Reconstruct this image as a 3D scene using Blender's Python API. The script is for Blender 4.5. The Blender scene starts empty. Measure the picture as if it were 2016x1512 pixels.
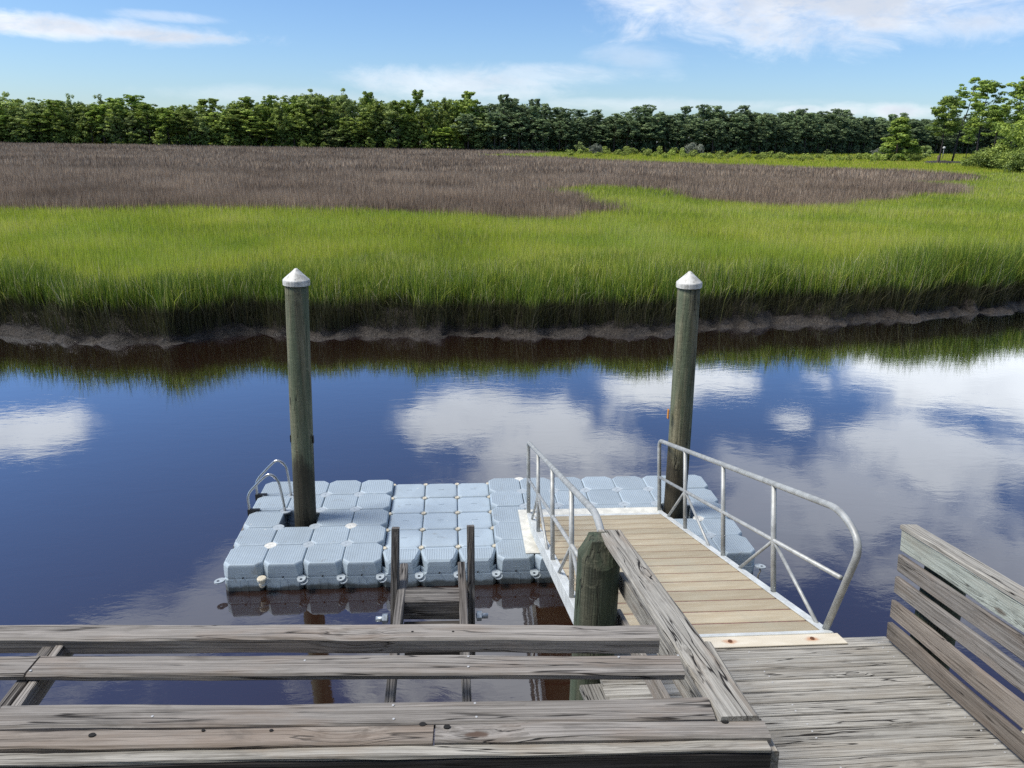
import bpy, bmesh, math, random
import numpy as np
from mathutils import Vector, Matrix, noise as mnoise
R = math.radians
rng = np.random.default_rng(7)
random.seed(7)
scene = bpy.context.scene

# ------------------------------------------------------------------ camera
# World axes follow the floating dock: X right, Y away from the pier, Z up, water at Z=0 (metres).
F_PX, PITCH, ROLL, YAW = 1514.2, 17.842, 1.041, -4.703
CAM = Vector((2.927, -8.829, 5.630))
_p, _r, _y = R(PITCH), R(ROLL), R(YAW)
FW = Vector((-math.sin(_y)*math.cos(_p), math.cos(_y)*math.cos(_p), -math.sin(_p)))
_rt = Vector((math.cos(_y), math.sin(_y), 0)); _up = _rt.cross(FW)
RT = _rt*math.cos(_r) + _up*math.sin(_r)
UP = -_rt*math.sin(_r) + _up*math.cos(_r)
cam_data = bpy.data.cameras.new('camera')
cam_data.sensor_fit = 'HORIZONTAL'; cam_data.sensor_width = 36.0
cam_data.lens = F_PX/2016*36.0
cam_data.clip_start = 0.05; cam_data.clip_end = 6000
cam = bpy.data.objects.new('camera', cam_data)
scene.collection.objects.link(cam)
m = Matrix.Identity(4)
for i in range(3):
    m[i][0] = RT[i]; m[i][1] = UP[i]; m[i][2] = -FW[i]; m[i][3] = CAM[i]
cam.matrix_world = m
scene.camera = cam

def ray(x, y):
    return (FW*F_PX + RT*(x-1008) - UP*(y-756)).normalized()
def at_z(x, y, z):
    d = ray(x, y); return CAM + d*((z-CAM.z)/d.z)
def at_y(x, y, Y):
    d = ray(x, y); return CAM + d*((Y-CAM.y)/d.y)

# ------------------------------------------------------------------ sun and sky
SUN_EL, SUN_AZ = 56.0, -92.0       # azimuth from +Y towards +X: the sun stands to the left
EXPOSURE = 0.6
SKY_STRENGTH = 0.10
sun_data = bpy.data.lights.new('sun', 'SUN')
sun_data.energy = 3.1; sun_data.angle = R(22.0); sun_data.color = (1.0, 0.955, 0.88)
sun = bpy.data.objects.new('sun', sun_data)
scene.collection.objects.link(sun)
SUN_DIR = Vector((math.sin(R(SUN_AZ))*math.cos(R(SUN_EL)), math.cos(R(SUN_AZ))*math.cos(R(SUN_EL)), math.sin(R(SUN_EL))))
sun.rotation_euler = SUN_DIR.to_track_quat('Z', 'Y').to_euler()
sun.location = (-30, 20, 60)

world = bpy.data.worlds.new('World'); scene.world = world; world.use_nodes = True
wt = world.node_tree; wt.nodes.clear()

class NT:
    """Small helper for node trees."""
    def __init__(s, tree): s.t = tree
    def n(s, typ, **kw):
        nd = s.t.nodes.new(typ)
        for k, v in kw.items(): setattr(nd, k, v)
        return nd
    def l(s, a, b): s.t.links.new(a, b)
    def put(s, sock, v):
        if hasattr(v, 'is_output'): s.l(v, sock)
        else: sock.default_value = v
    def math(s, op, a, b=None, c=None, clamp=False):
        nd = s.n('ShaderNodeMath', operation=op, use_clamp=clamp)
        for i, v in enumerate((a, b, c)):
            if v is not None: s.put(nd.inputs[i], v)
        return nd.outputs[0]
    def vmath(s, op, a, b=None):
        nd = s.n('ShaderNodeVectorMath', operation=op)
        for i, v in enumerate((a, b)):
            if v is not None: s.put(nd.inputs[i], v)
        return nd.outputs[0]
    def noise(s, vec, scale, detail=4, rough=.55, dist=0.0, col=False):
        nd = s.n('ShaderNodeTexNoise'); s.put(nd.inputs['Vector'], vec)
        nd.inputs['Scale'].default_value = scale; nd.inputs['Detail'].default_value = detail
        nd.inputs['Roughness'].default_value = rough; nd.inputs['Distortion'].default_value = dist
        return nd.outputs['Color' if col else 'Fac']
    def scale(s, vec, v):
        nd = s.n('ShaderNodeMapping'); s.put(nd.inputs['Vector'], vec); nd.inputs['Scale'].default_value = v
        return nd.outputs[0]
    def step(s, v, a, b, lo=0.0, hi=1.0):
        nd = s.n('ShaderNodeMapRange', interpolation_type='SMOOTHSTEP'); s.put(nd.inputs[0], v)
        for i, q in zip((1, 2, 3, 4), (a, b, lo, hi)): nd.inputs[i].default_value = q
        return nd.outputs[0]
    def mix(s, f, a, b, mode='MIX'):
        nd = s.n('ShaderNodeMix', data_type='RGBA', blend_type=mode)
        s.put(nd.inputs[0], f)
        for i, v in ((6, a), (7, b)):
            if isinstance(v, tuple) and len(v) == 3: v = v + (1,)
            s.put(nd.inputs[i], v)
        return nd.outputs[2]
    def ramp(s, f, stops):
        nd = s.n('ShaderNodeValToRGB'); s.put(nd.inputs[0], f)
        e = nd.color_ramp.elements
        while len(e) < len(stops): e.new(0.5)
        for el, (p, c) in zip(e, stops): el.position = p; el.color = tuple(c) + (1,)
        return nd.outputs[0]

w = NT(wt)
sky = w.n('ShaderNodeTexSky', sky_type='NISHITA'); sky.sun_disc = False
sky.sun_elevation = R(SUN_EL); sky.sun_rotation = R(SUN_AZ)
sky.altitude = 0; sky.air_density = 1.0; sky.dust_density = 0.35; sky.ozone_density = 2.2
tc = w.n('ShaderNodeTexCoord'); DIR = tc.outputs['Generated']
sep = w.n('ShaderNodeSeparateXYZ'); w.l(DIR, sep.inputs[0])
az = w.math('ARCTAN2', sep.outputs[0], sep.outputs[1])
el = w.math('ARCSINE', sep.outputs[2])
comb = w.n('ShaderNodeCombineXYZ'); w.l(az, comb.inputs[0]); w.l(el, comb.inputs[1])
AE = comb.outputs[0]
# edge turbulence, stretched sideways like real cloud decks seen at a low angle
tA = w.math('SUBTRACT', w.noise(w.scale(AE, (1, 2.0, 1)), 11, 10, .66, .5), .5)
tB = w.math('SUBTRACT', w.noise(w.scale(AE, (1, 4.5, 1)), 3.5, 7, .6, .8), .5)
turb = w.math('ADD', w.math('MULTIPLY', tA, 1.7), w.math('MULTIPLY', tB, 1.2))
CLOUDS = [  # px, py, rx, ry, opacity, in_water : where each cloud (or its mirror image) is seen
    (40, 48, 330, 20, 1.0, 0), (250, 66, 200, 13, 1.0, 0), (330, 34, 90, 9, .4, 0), (1640, -10, 400, 90, 1.0, 0), (1920, 45, 170, 40, .7, 0),
    (900, 165, 210, 36, .62, 0), (1090, 145, 190, 20, .42, 0), (1240, 112, 90, 24, .3, 0), (560, 190, 260, 18, .3, 0), (1330, 207, 300, 14, .35, 0),
    (1580, 216, 60, 10, .9, 0), (1660, 219, 60, 14, .95, 0), (1760, 219, 70, 15, .9, 0),
    (940, 820, 130, 70, .9, 1), (1100, 870, 200, 80, .9, 1), (1290, 765, 110, 45, 1.1, 1), (1390, 745, 80, 32, 1.0, 1), (1900, 740, 260, 100, 1.1, 1), (1850, 890, 200, 90, .85, 1),
    (1700, 1000, 170, 90, .6, 1), (40, 850, 120, 42, .9, 1), (1120, 965, 300, 75, .7, 1), (1080, 1290, 420, 180, .85, 1), (330, 1250, 260, 80, .45, 1),
    (1500, 1010, 130, 120, .5, 1), (1560, 828, 42, 20, .8, 1), (1960, 1130, 220, 110, .6, 1), (1450, 1380, 380, 130, .7, 1), (480, 1120, 90, 40, .3, 1),
]
def az_el(px, py, water):
    d = ray(px, py)
    if water: d = Vector((d.x, d.y, -d.z))
    return math.atan2(d.x, d.y), math.asin(d.z)
total = None; cumulus = None
for px_, py_, rx, ry, op, wat in CLOUDS:
    a0, e0 = az_el(px_, py_, wat)
    ra = rx/1514/max(math.cos(e0), .3); re = ry/1514
    dx = w.math('MULTIPLY', w.math('SUBTRACT', az, a0), 1/ra)
    dy = w.math('MULTIPLY', w.math('SUBTRACT', el, e0), 1/re)
    d2 = w.math('SQRT', w.math('ADD', w.math('MULTIPLY', dx, dx), w.math('MULTIPLY', dy, dy)))
    if e0 > R(10.5):      # sunlit cumulus higher up, seen mirrored in the creek
        v = w.step(w.math('ADD', d2, w.math('MULTIPLY', turb, 1.3)), 1.12, 0.48, 0, op)
        cumulus = v if cumulus is None else w.math('MAXIMUM', cumulus, v)
    else:                 # thin streaks low over the forest
        v = w.step(w.math('ADD', d2, w.math('MULTIPLY', turb, 1.0)), 1.15, 0.15, 0, op)
        total = v if total is None else w.math('MAXIMUM', total, v)
# scattered broken cloud over the rest of the dome, projected on a flat layer
zz = w.math('MAXIMUM', sep.outputs[2], .05)
flat = w.n('ShaderNodeCombineXYZ')
w.l(w.math('DIVIDE', sep.outputs[0], zz), flat.inputs[0]); w.l(w.math('DIVIDE', sep.outputs[1], zz), flat.inputs[1])
broken = w.step(w.noise(flat.outputs[0], 1.1, 8, .6, .3), .36, .56, 0, .95)
high = w.step(el, R(44), R(56))
total = w.math('MAXIMUM', total, w.math('MULTIPLY', broken, high), clamp=True)
shade = w.step(w.math('ADD', w.noise(w.scale(AE, (1, 1.8, 1)), 5, 6, .6), w.math('MULTIPLY', total, .25)), .45, .85)
cloud_col = w.mix(shade, (7.6, 7.75, 8.0), (4.6, 4.95, 5.6))
cumulus_col = w.mix(shade, (9.0, 9.15, 9.4), (4.2, 4.5, 5.1))
sky_col = w.mix(1.0, sky.outputs[0], (0.60, 0.75, 0.97), 'MULTIPLY')
wisp = w.step(w.noise(w.scale(AE, (1, 3.0, 1)), 16, 9, .7, .6), .28, .55, .55, 1.0)
final = w.mix(w.math('MULTIPLY', w.math('MULTIPLY', total, .95), wisp), sky_col, cloud_col)
final = w.mix(w.math('MULTIPLY', cumulus, .95, clamp=True), final, cumulus_col)
bg = w.n('ShaderNodeBackground'); w.l(final, bg.inputs[0]); bg.inputs[1].default_value = SKY_STRENGTH
wo = w.n('ShaderNodeOutputWorld'); w.l(bg.outputs[0], wo.inputs[0])

scene.view_settings.view_transform = 'Standard'; scene.view_settings.look = 'None'
scene.view_settings.exposure = EXPOSURE; scene.view_settings.gamma = 1.0
scene.view_settings.use_curve_mapping = False
scene.render.engine = 'CYCLES'
scene.cycles.max_bounces = 8; scene.cycles.diffuse_bounces = 3; scene.cycles.glossy_bounces = 4
scene.cycles.transmission_bounces = 3; scene.cycles.transparent_max_bounces = 6
scene.cycles.use_denoising = False
scene.cycles.use_adaptive_sampling = False
scene.cycles.sample_clamp_indirect = 4.0

# ------------------------------------------------------------------ helpers: objects
COL = scene.collection
def tag(o, label=None, cat=None, group=None, kind=None):
    if label: o['label'] = label
    if cat: o['category'] = cat
    if group: o['group'] = group
    if kind: o['kind'] = kind
    return o
def thing(name, label, cat, loc=(0, 0, 0), group=None):
    o = bpy.data.objects.new(name, None); COL.objects.link(o)
    o.location = loc; o.empty_display_size = .3
    return tag(o, label, cat, group)
def mesh_obj(name, me, parent=None, matrix=None):
    o = bpy.data.objects.new(name, me); COL.objects.link(o)
    if matrix is not None: o.matrix_basis = matrix
    if parent is not None: o.parent = parent; o.matrix_parent_inverse = chain_inverse(parent)
    return o
def chain_inverse(parent):
    """Inverse of the parent's own placement, so children are given in world coordinates."""
    mtx = parent.matrix_basis.copy(); q = parent
    while q.parent is not None:
        mtx = q.parent.matrix_basis @ q.matrix_parent_inverse @ mtx; q = q.parent
    return mtx.inverted()
def bm_mesh(name, bm, mats, smooth=False, recalc=True):
    if recalc: bmesh.ops.recalc_face_normals(bm, faces=bm.faces)
    me = bpy.data.meshes.new(name); bm.to_mesh(me); bm.free()
    for mt in (mats if isinstance(mats, (list, tuple)) else [mats]): me.materials.append(mt)
    if smooth:
        me.polygons.foreach_set('use_smooth', [True]*len(me.polygons))
    return me
def np_mesh(name, verts, faces, mat, attrs=None, smooth=False):
    """verts (n,3); faces (m,3|4) int array; attrs: dict of float per vertex"""
    me = bpy.data.meshes.new(name)
    k = faces.shape[1]
    me.vertices.add(len(verts)); me.vertices.foreach_set('co', np.ascontiguousarray(verts, np.float32).ravel())
    me.loops.add(faces.size); me.loops.foreach_set('vertex_index', np.ascontiguousarray(faces, np.int32).ravel())
    me.polygons.add(len(faces))
    me.polygons.foreach_set('loop_start', np.arange(0, faces.size, k, dtype=np.int32))
    me.polygons.foreach_set('loop_total', np.full(len(faces), k, np.int32))
    if smooth: me.polygons.foreach_set('use_smooth', np.ones(len(faces), bool))
    for an, av in (attrs or {}).items():
        a = me.attributes.new(an, 'FLOAT', 'POINT'); a.data.foreach_set('value', np.ascontiguousarray(av, np.float32))
    me.update(calc_edges=True); me.materials.append(mat)
    return me
def frame(p0, p1, up):
    x = (p1-p0).normalized(); z = (up - x*up.dot(x)).normalized(); y = z.cross(x)
    mt = Matrix.Identity(4)
    for i in range(3): mt[i][0] = x[i]; mt[i][1] = y[i]; mt[i][2] = z[i]; mt[i][3] = p0[i]
    return mt
def plank_mesh(L, wd, th, mat, bev=.006, rough=.0, seg=1, seed=0, cut0=0, cut1=0):
    """A sawn board: length along local X from 0, width along Y, thickness along Z, chamfered edges; optional waviness and skewed ends."""
    rr = random.Random(seed)
    hy, hz = wd/2, th/2; b = min(bev, hz*.45)
    prof = [(-hy+b, -hz), (hy-b, -hz), (hy, -hz+b), (hy, hz-b), (hy-b, hz), (-hy+b, hz), (-hy, hz-b), (-hy, -hz+b)]
    bm = bmesh.new(); rings = []
    for i in range(seg+1):
        t = i/seg; ring = []
        ox = mnoise.noise((t*L*1.3, seed*3.1, 0))*rough; oz = mnoise.noise((t*L*1.1, seed*3.1, 7))*rough*.6
        for j, (y, z) in enumerate(prof):
            jy = rr.uniform(-1, 1)*rough*.35; jz = rr.uniform(-1, 1)*rough*.25
            skew = (cut0*(1-t) + cut1*t)*(y/hy)
            ring.append(bm.verts.new((t*L + skew, y+ox+jy, z+oz+jz)))
        rings.append(ring)
    for a, c in zip(rings, rings[1:]):
        for j in range(8): bm.faces.new((a[j], a[(j+1) % 8], c[(j+1) % 8], c[j]))
    bm.faces.new(list(reversed(rings[0]))); bm.faces.new(rings[-1])
    return bm_mesh('plank', bm, mat)
def plank(name, p0, p1, wd, th, mat, parent, up=(0, 0, 1), bev=.006, rough=0.0, seg=None, cut0=0, cut1=0, seed=None):
    p0, p1 = Vector(p0), Vector(p1); L = (p1-p0).length
    if seed is None: seed = random.randint(0, 9999)
    if seg is None: seg = max(1, int(L/.25)) if rough else 1
    return mesh_obj(name, plank_mesh(L, wd, th, mat, bev, rough, seg, seed, cut0, cut1), parent, frame(p0, p1, Vector(up)))
def tube_bm(bm, pts, r, n=10, closed_ends=True, r1=None):
    pts = [Vector(p) for p in pts]; rings = []
    nrm = None
    for i, p in enumerate(pts):
        a = pts[max(i-1, 0)]; b = pts[min(i+1, len(pts)-1)]; d = (b-a).normalized()
        if nrm is None:
            nrm = d.orthogonal().normalized()
        nrm = (nrm - d*nrm.dot(d)).normalized(); bi = d.cross(nrm)
        rad = r if r1 is None else r + (r1-r)*i/(len(pts)-1)
        rings.append([bm.verts.new(p + (nrm*math.cos(2*math.pi*k/n) + bi*math.sin(2*math.pi*k/n))*rad) for k in range(n)])
    for a, c in zip(rings, rings[1:]):
        for k in range(n): bm.faces.new((a[k], a[(k+1) % n], c[(k+1) % n], c[k]))
    if closed_ends:
        bm.faces.new(list(reversed(rings[0]))); bm.faces.new(rings[-1])
    return bm
def tube(name, pts, r, mat, parent, n=10):
    bm = tube_bm(bmesh.new(), pts, r, n)
    return mesh_obj(name, bm_mesh(name, bm, mat, smooth=True), parent)
def fillet(pts, rad, n=6):
    """Round the corners of a polyline."""
    pts = [Vector(p) for p in pts]; rads = rad if isinstance(rad, (list, tuple)) else [rad]*len(pts)
    out = [pts[0]]
    for i in range(1, len(pts)-1):
        p, a, b = pts[i], (pts[i-1]-pts[i]), (pts[i+1]-pts[i])
        q = min(rads[i], a.length*.49, b.length*.49)
        s, e = p + a.normalized()*q, p + b.normalized()*q
        for k in range(n+1):
            t = k/n; out.append(s*(1-t)**2 + p*2*t*(1-t) + e*t*t)
    out.append(pts[-1]); return out
def lathe(bm, prof, n=24, center=(0, 0)):
    rings = []
    for r, z in prof:
        if r < 1e-5: rings.append([bm.verts.new((center[0], center[1], z))])
        else: rings.append([bm.verts.new((center[0]+r*math.cos(2*math.pi*k/n), center[1]+r*math.sin(2*math.pi*k/n), z)) for k in range(n)])
    for a, c in zip(rings, rings[1:]):
        for k in range(n):
            if len(a) == 1 and len(c) == 1: continue
            if len(a) == 1: bm.faces.new((a[0], c[(k+1) % n], c[k]))
            elif len(c) == 1: bm.faces.new((a[k], a[(k+1) % n], c[0]))
            else: bm.faces.new((a[k], a[(k+1) % n], c[(k+1) % n], c[k]))
    return bm
def bx(bm, c, s):
    x, y, z = c; a, b, d = s[0]/2, s[1]/2, s[2]/2
    v = [bm.verts.new((x+i*a, y+j*b, z+k*d)) for i in (-1, 1) for j in (-1, 1) for k in (-1, 1)]
    for q in ((0, 1, 3, 2), (4, 6, 7, 5), (0, 4, 5, 1), (2, 3, 7, 6), (0, 2, 6, 4), (1, 5, 7, 3)): bm.faces.new([v[i] for i in q])
    return bm

# ------------------------------------------------------------------ helpers: materials
def material(name):
    mt = bpy.data.materials.new(name); mt.use_nodes = True
    t = NT(mt.node_tree); b = mt.node_tree.nodes['Principled BSDF']
    return mt, t, b
def bump(t, b, h, strength=.3, dist=.01):
    nd = t.n('ShaderNodeBump'); nd.inputs['Strength'].default_value = strength; nd.inputs['Distance'].default_value = dist
    t.put(nd.inputs['Height'], h); t.l(nd.outputs[0], b.inputs['Normal']); return nd
def plain(name, col, rough=.5, metal=0.0, spec=.5, var=.12, nscale=6, bstr=.05):
    mt, t, b = material(name)
    tcn = t.n('ShaderNodeTexCoord')
    f = t.noise(tcn.outputs['Object'], nscale, 6, .6)
    c2 = tuple(max(0, c*(1-2.2*var)) for c in col)
    t.l(t.mix(t.step(f, .35, .65), c2, col), b.inputs['Base Color'])
    b.inputs['Roughness'].default_value = rough; b.inputs['Metallic'].default_value = metal
    b.inputs['Specular IOR Level'].default_value = spec
    if bstr: bump(t, b, f, bstr, .01)
    return mt
def wood(name, base, dark, warm=(.20, .13, .09), warm_amt=.35, green=None, crack=1.0, grain=1.0, rough=.85, knots=1.0, pale=None):
    """Weathered board. Local X runs along the board."""
    mt, t, b = material(name)
    tcn = t.n('ShaderNodeTexCoord'); oi = t.n('ShaderNodeObjectInfo')
    off = t.math('MULTIPLY', oi.outputs['Random'], 61.0)
    cx = t.n('ShaderNodeCombineXYZ'); t.l(off, cx.inputs[0]); t.l(off, cx.inputs[1]); t.l(t.math('MULTIPLY', off, .37), cx.inputs[2])
    P = t.vmath('ADD', tcn.outputs['Object'], cx.outputs[0])
    # knots bend the grain around them
    vo = t.n('ShaderNodeTexVoronoi', feature='F1'); t.l(t.scale(P, (1.7, 5.5, 0.0)), vo.inputs['Vector']); vo.inputs['Scale'].default_value = 1.0
    kd = vo.outputs['Distance']
    sel = t.n('ShaderNodeSeparateColor'); t.l(vo.outputs['Color'], sel.inputs[0])
    has = t.math('GREATER_THAN', sel.outputs[0], .70)
    kn = t.math('MULTIPLY', t.step(t.math('ADD', kd, t.math('MULTIPLY', t.math('SUBTRACT', t.noise(P, 30, 3), .5), .08)), .115, .06), has)
    bend = t.math('MULTIPLY', t.step(kd, .45, .0), t.math('MULTIPLY', has, .028))
    P2 = t.vmath('ADD', P, None)
    cb = t.n('ShaderNodeCombineXYZ'); t.l(bend, cb.inputs[1]); t.l(bend, cb.inputs[2])
    P2 = t.vmath('ADD', P, cb.outputs[0])
    g1 = t.noise(t.scale(P2, (1.0, 80, 80)), 1.0, 9, .72, .5)
    g2 = t.noise(t.scale(P2, (2.6, 110, 110)), 1.0, 7, .75, .2)
    big = t.noise(t.scale(P, (.9, 3.5, 3.5)), 1.6, 5, .6, .3)
    blot = t.noise(t.scale(P, (2.2, 7, 7)), 1.7, 5, .6, .5)
    ck = t.noise(t.scale(P2, (.75, 19, 19)), 1.0, 3, .45, .35)
    ckl = t.math('SUBTRACT', 1.0, t.step(t.math('ABSOLUTE', t.math('SUBTRACT', ck, .5)), .0, .017))
    ckm = t.math('MULTIPLY', ckl, t.step(t.noise(t.scale(P, (.8, 5, 5)), 1.3, 3), .42, .56))
    ckm = t.math('MULTIPLY', ckm, crack, clamp=True)
    c = t.mix(t.step(g1, .36, .62), tuple(q*.82 for q in dark), base)
    c = t.mix(t.math('MULTIPLY', t.step(g2, .46, .64), .45), c, pale or tuple(min(1, q*1.45) for q in base))
    c = t.mix(t.math('MULTIPLY', t.step(big, .46, .68), warm_amt), c, warm)
    c = t.mix(t.math('MULTIPLY', t.step(blot, .54, .74), .45), c, tuple(q*.45 for q in dark))
    if green: c = t.mix(t.step(t.noise(P, 2.3, 5, .6), .42, .66, 0, .75), c, green)
    c = t.mix(t.math('MULTIPLY', kn, .8*knots), c, (.075, .042, .026))
    c = t.mix(ckm, c, (.018, .015, .013))
    tint = t.math('ADD', .70, t.math('MULTIPLY', oi.outputs['Random'], .34))
    cc = t.n('ShaderNodeCombineXYZ')
    for i in range(3): t.l(tint, cc.inputs[i])
    c = t.mix(1.0, c, cc.outputs[0], 'MULTIPLY')
    t.l(c, b.inputs['Base Color']); b.inputs['Roughness'].default_value = rough; b.inputs['Specular IOR Level'].default_value = .25
    h = t.math('ADD', t.math('MULTIPLY', g1, .5*grain), t.math('MULTIPLY', g2, .35*grain))
    h = t.math('SUBTRACT', h, t.math('MULTIPLY', ckm, 1.2))
    bump(t, b, h, .75, .006)
    return mt

M = {}
M['board'] = wood('weathered_board', (.285, .265, .24), (.15, .135, .118), (.215, .158, .115), .4)
M['board_brown'] = wood('brown_board', (.25, .218, .185), (.145, .122, .10), (.195, .14, .10), .4)
M['board_shaded'] = wood('shaded_board', (.075, .068, .062), (.028, .025, .023), (.07, .05, .035), .3)  # weathered board with the shade on unlit faces put into its colour
M['rail'] = wood('rail_board', (.36, .345, .305), (.18, .165, .14), (.27, .20, .14), .4, crack=1.3)
M['rail_green'] = wood('treated_rail_board', (.40, .43, .38), (.26, .28, .245), (.32, .26, .19), .25, crack=.7, knots=.8)
M['ramp'] = wood('ramp_plank', (.40, .385, .345), (.185, .172, .15), (.25, .21, .155), .35, crack=1.5, grain=1.4)
M['ladder_wood'] = wood('rotten_timber', (.23, .215, .20), (.055, .05, .045), (.12, .09, .07), .3, crack=1.5, grain=1.6, pale=(.50, .47, .42))
M['plate'] = plain('aluminium_plate', (.62, .63, .62), .45, .55, var=.06)

def pile_mat(name, base, dark, green, wet_z):
    mt, t, b = material(name)
    tcn = t.n('ShaderNodeTexCoord'); P = tcn.outputs['Object']
    g = t.noise(t.scale(P, (26, 26, 1.3)), 1, 8, .62, .5)
    bl = t.noise(t.scale(P, (4, 4, 1.1)), 1.2, 6, .6, .3)
    gr = t.noise(t.scale(P, (7, 7, .55)), 1.0, 4, .55)
    ck = t.noise(t.scale(P, (12, 12, .8)), 1, 3, .5, .2)
    ckl = t.math('MULTIPLY', t.math('SUBTRACT', 1, t.step(t.math('ABSOLUTE', t.math('SUBTRACT', ck, .52)), 0, .012)), t.step(bl, .42, .6))
    c = t.mix(t.step(g, .36, .64), dark, base)
    c = t.mix(t.step(t.noise(t.scale(P, (3, 3, 5)), 2.2, 7, .68, .8), .54, .68, 0, .55), c, tuple(q*1.5 for q in base))
    c = t.mix(t.step(gr, .42, .62, 0, .75), c, green)
    c = t.mix(t.step(bl, .56, .76, 0, .6), c, (.055, .05, .035))
    z = t.n('ShaderNodeSeparateXYZ'); t.l(P, z.inputs[0])
    wet = t.step(t.math('ADD', z.outputs[2], t.math('MULTIPLY', t.math('SUBTRACT', bl, .5), 1.3)), wet_z+.25, wet_z-.2)
    c = t.mix(t.math('MULTIPLY', wet, .85), c, (.030, .024, .017))
    c = t.mix(ckl, c, (.015, .014, .012))
    t.l(c, b.inputs['Base Color']); b.inputs['Roughness'].default_value = .8; b.inputs['Specular IOR Level'].default_value = .25
    rg = t.noise(t.scale(P, (5, 5, 16)), 1.0, 6, .65, .6)
    h = t.math('SUBTRACT', t.math('ADD', g, t.math('MULTIPLY', rg, .6)), t.math('MULTIPLY', ckl, 1.0)); bump(t, b, h, 1.0, .014)
    return mt
M['pile'] = pile_mat('treated_pile', (.235, .215, .14), (.095, .092, .055), (.105, .135, .085), 1.25)
M['pile_green'] = pile_mat('green_pile', (.10, .10, .068), (.04, .044, .03), (.055, .078, .05), -5)
mt, t, b = material('pile_cap_white')
P = t.n('ShaderNodeTexCoord').outputs['Object']
c = t.mix(t.step(t.noise(P, 8, 7, .7), .42, .68, 0, .9), (.64, .63, .585), (.26, .25, .21))
c = t.mix(t.step(t.noise(P, 26, 5, .65), .56, .70, 0, .85), c, (.10, .09, .075))
t.l(c, b.inputs['Base Color']); b.inputs['Roughness'].default_value = .45
M['cap'] = mt

def plastic(name, col, studs):
    mt, t, b = material(name)
    tcn = t.n('ShaderNodeTexCoord'); oi = t.n('ShaderNodeObjectInfo'); P = tcn.outputs['Object']
    cx = t.n('ShaderNodeCombineXYZ')
    for i in range(3): t.l(t.math('MULTIPLY', oi.outputs['Random'], 37.0 + i*11), cx.inputs[i])
    P3 = t.vmath('ADD', P, cx.outputs[0])
    f = t.noise(P3, 3.5, 6, .6, .3); f2 = t.noise(P3, 38, 5, .65)
    c = t.mix(t.step(f, .38, .68, 0, .55), col, tuple(q*1.18 for q in col))
    c = t.mix(t.step(f2, .60, .76, 0, .35), c, (.30, .29, .27))
    c = t.mix(t.step(t.noise(P3, 5.5, 7, .7, .8), .58, .74, 0, .5), c, (.20, .19, .16))
    c = t.mix(t.step(t.noise(P3, 13, 3, .5, .2), .735, .76, 0, .85), c, (.66, .66, .62))
    tint = t.math('ADD', .92, t.math('MULTIPLY', oi.outputs['Random'], .16))
    cc = t.n('ShaderNodeCombineXYZ')
    for i in range(3): t.l(tint, cc.inputs[i])
    c = t.mix(1.0, c, cc.outputs[0], 'MULTIPLY')
    # slime along the waterline
    z = t.n('ShaderNodeSeparateXYZ'); t.l(P, z.inputs[0])
    sl = t.step(t.math('ADD', z.outputs[2], t.math('MULTIPLY', t.math('SUBTRACT', f, .5), .16)), .10, .04, 0, .85)
    c = t.mix(sl, c, (.035, .035, .025))
    h = f2
    if studs:
        s = t.n('ShaderNodeSeparateXYZ'); t.l(t.scale(P, (1/.031,)*3), s.inputs[0])
        sx = t.math('ABSOLUTE', t.math('SUBTRACT', t.math('FRACT', s.outputs[0]), .5)); sy = t.math('ABSOLUTE', t.math('SUBTRACT', t.math('FRACT', s.outputs[1]), .5))
        st = t.step(t.math('MAXIMUM', sx, sy), .47, .34)
        h = t.math('ADD', st, t.math('MULTIPLY', f2, .12))
        c = t.mix(t.math('MULTIPLY', t.math('SUBTRACT', 1, st), .6), c, tuple(q*.5 for q in col))
    t.l(c, b.inputs['Base Color']); b.inputs['Roughness'].default_value = .5; b.inputs['Specular IOR Level'].default_value = .4
    bump(t, b, h, .55 if studs else .12, .006)
    return mt
FLOAT_COL = (.325, .39, .44)
M['float'] = plastic('float_plastic', FLOAT_COL, False)
M['float_top'] = plastic('float_plastic_studded', FLOAT_COL, True)
M['disc'] = plain('disc_plastic', (.38, .43, .465), .45, var=.10, nscale=20)
M['disc_white'] = plain('disc_white_plastic', (.70, .69, .63), .5, var=.12, nscale=25)
M['cream'] = plain('cream_pin_plastic', (.66, .60, .47), .5, var=.15, nscale=40)
M['black'] = plain('black_rubber', (.015, .015, .016), .6, var=.2)
M['steel'] = plain('stainless_tube', (.60, .59, .57), .28, .9, var=.10, nscale=14, bstr=.02)
M['alu'] = plain('painted_aluminium_tube', (.42, .43, .415), .5, .25, var=.13, nscale=10, bstr=.03)
M['alu_white'] = plain('pale_aluminium', (.66, .68, .66), .5, .2, var=.10, nscale=5, bstr=.03)
M['sheet'] = plain('slide_sheet_plastic', (.66, .65, .58), .5, var=.10, nscale=8)
M['galv'] = plain('galvanised_steel', (.42, .47, .51), .45, .6, var=.2, nscale=40)
M['rust'] = plain('rusty_bolt', (.20, .075, .03), .85, 0, var=.35, nscale=80)
M['orange'] = plain('orange_tag', (.60, .24, .03), .6, var=.15, nscale=60)
M['nail'] = plain('nail_head', (.55, .55, .54), .5, .3, var=.1, nscale=50)
M['hole'] = plain('bolt_hole_dark', (.008, .007, .006), .9, var=.1)

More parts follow.
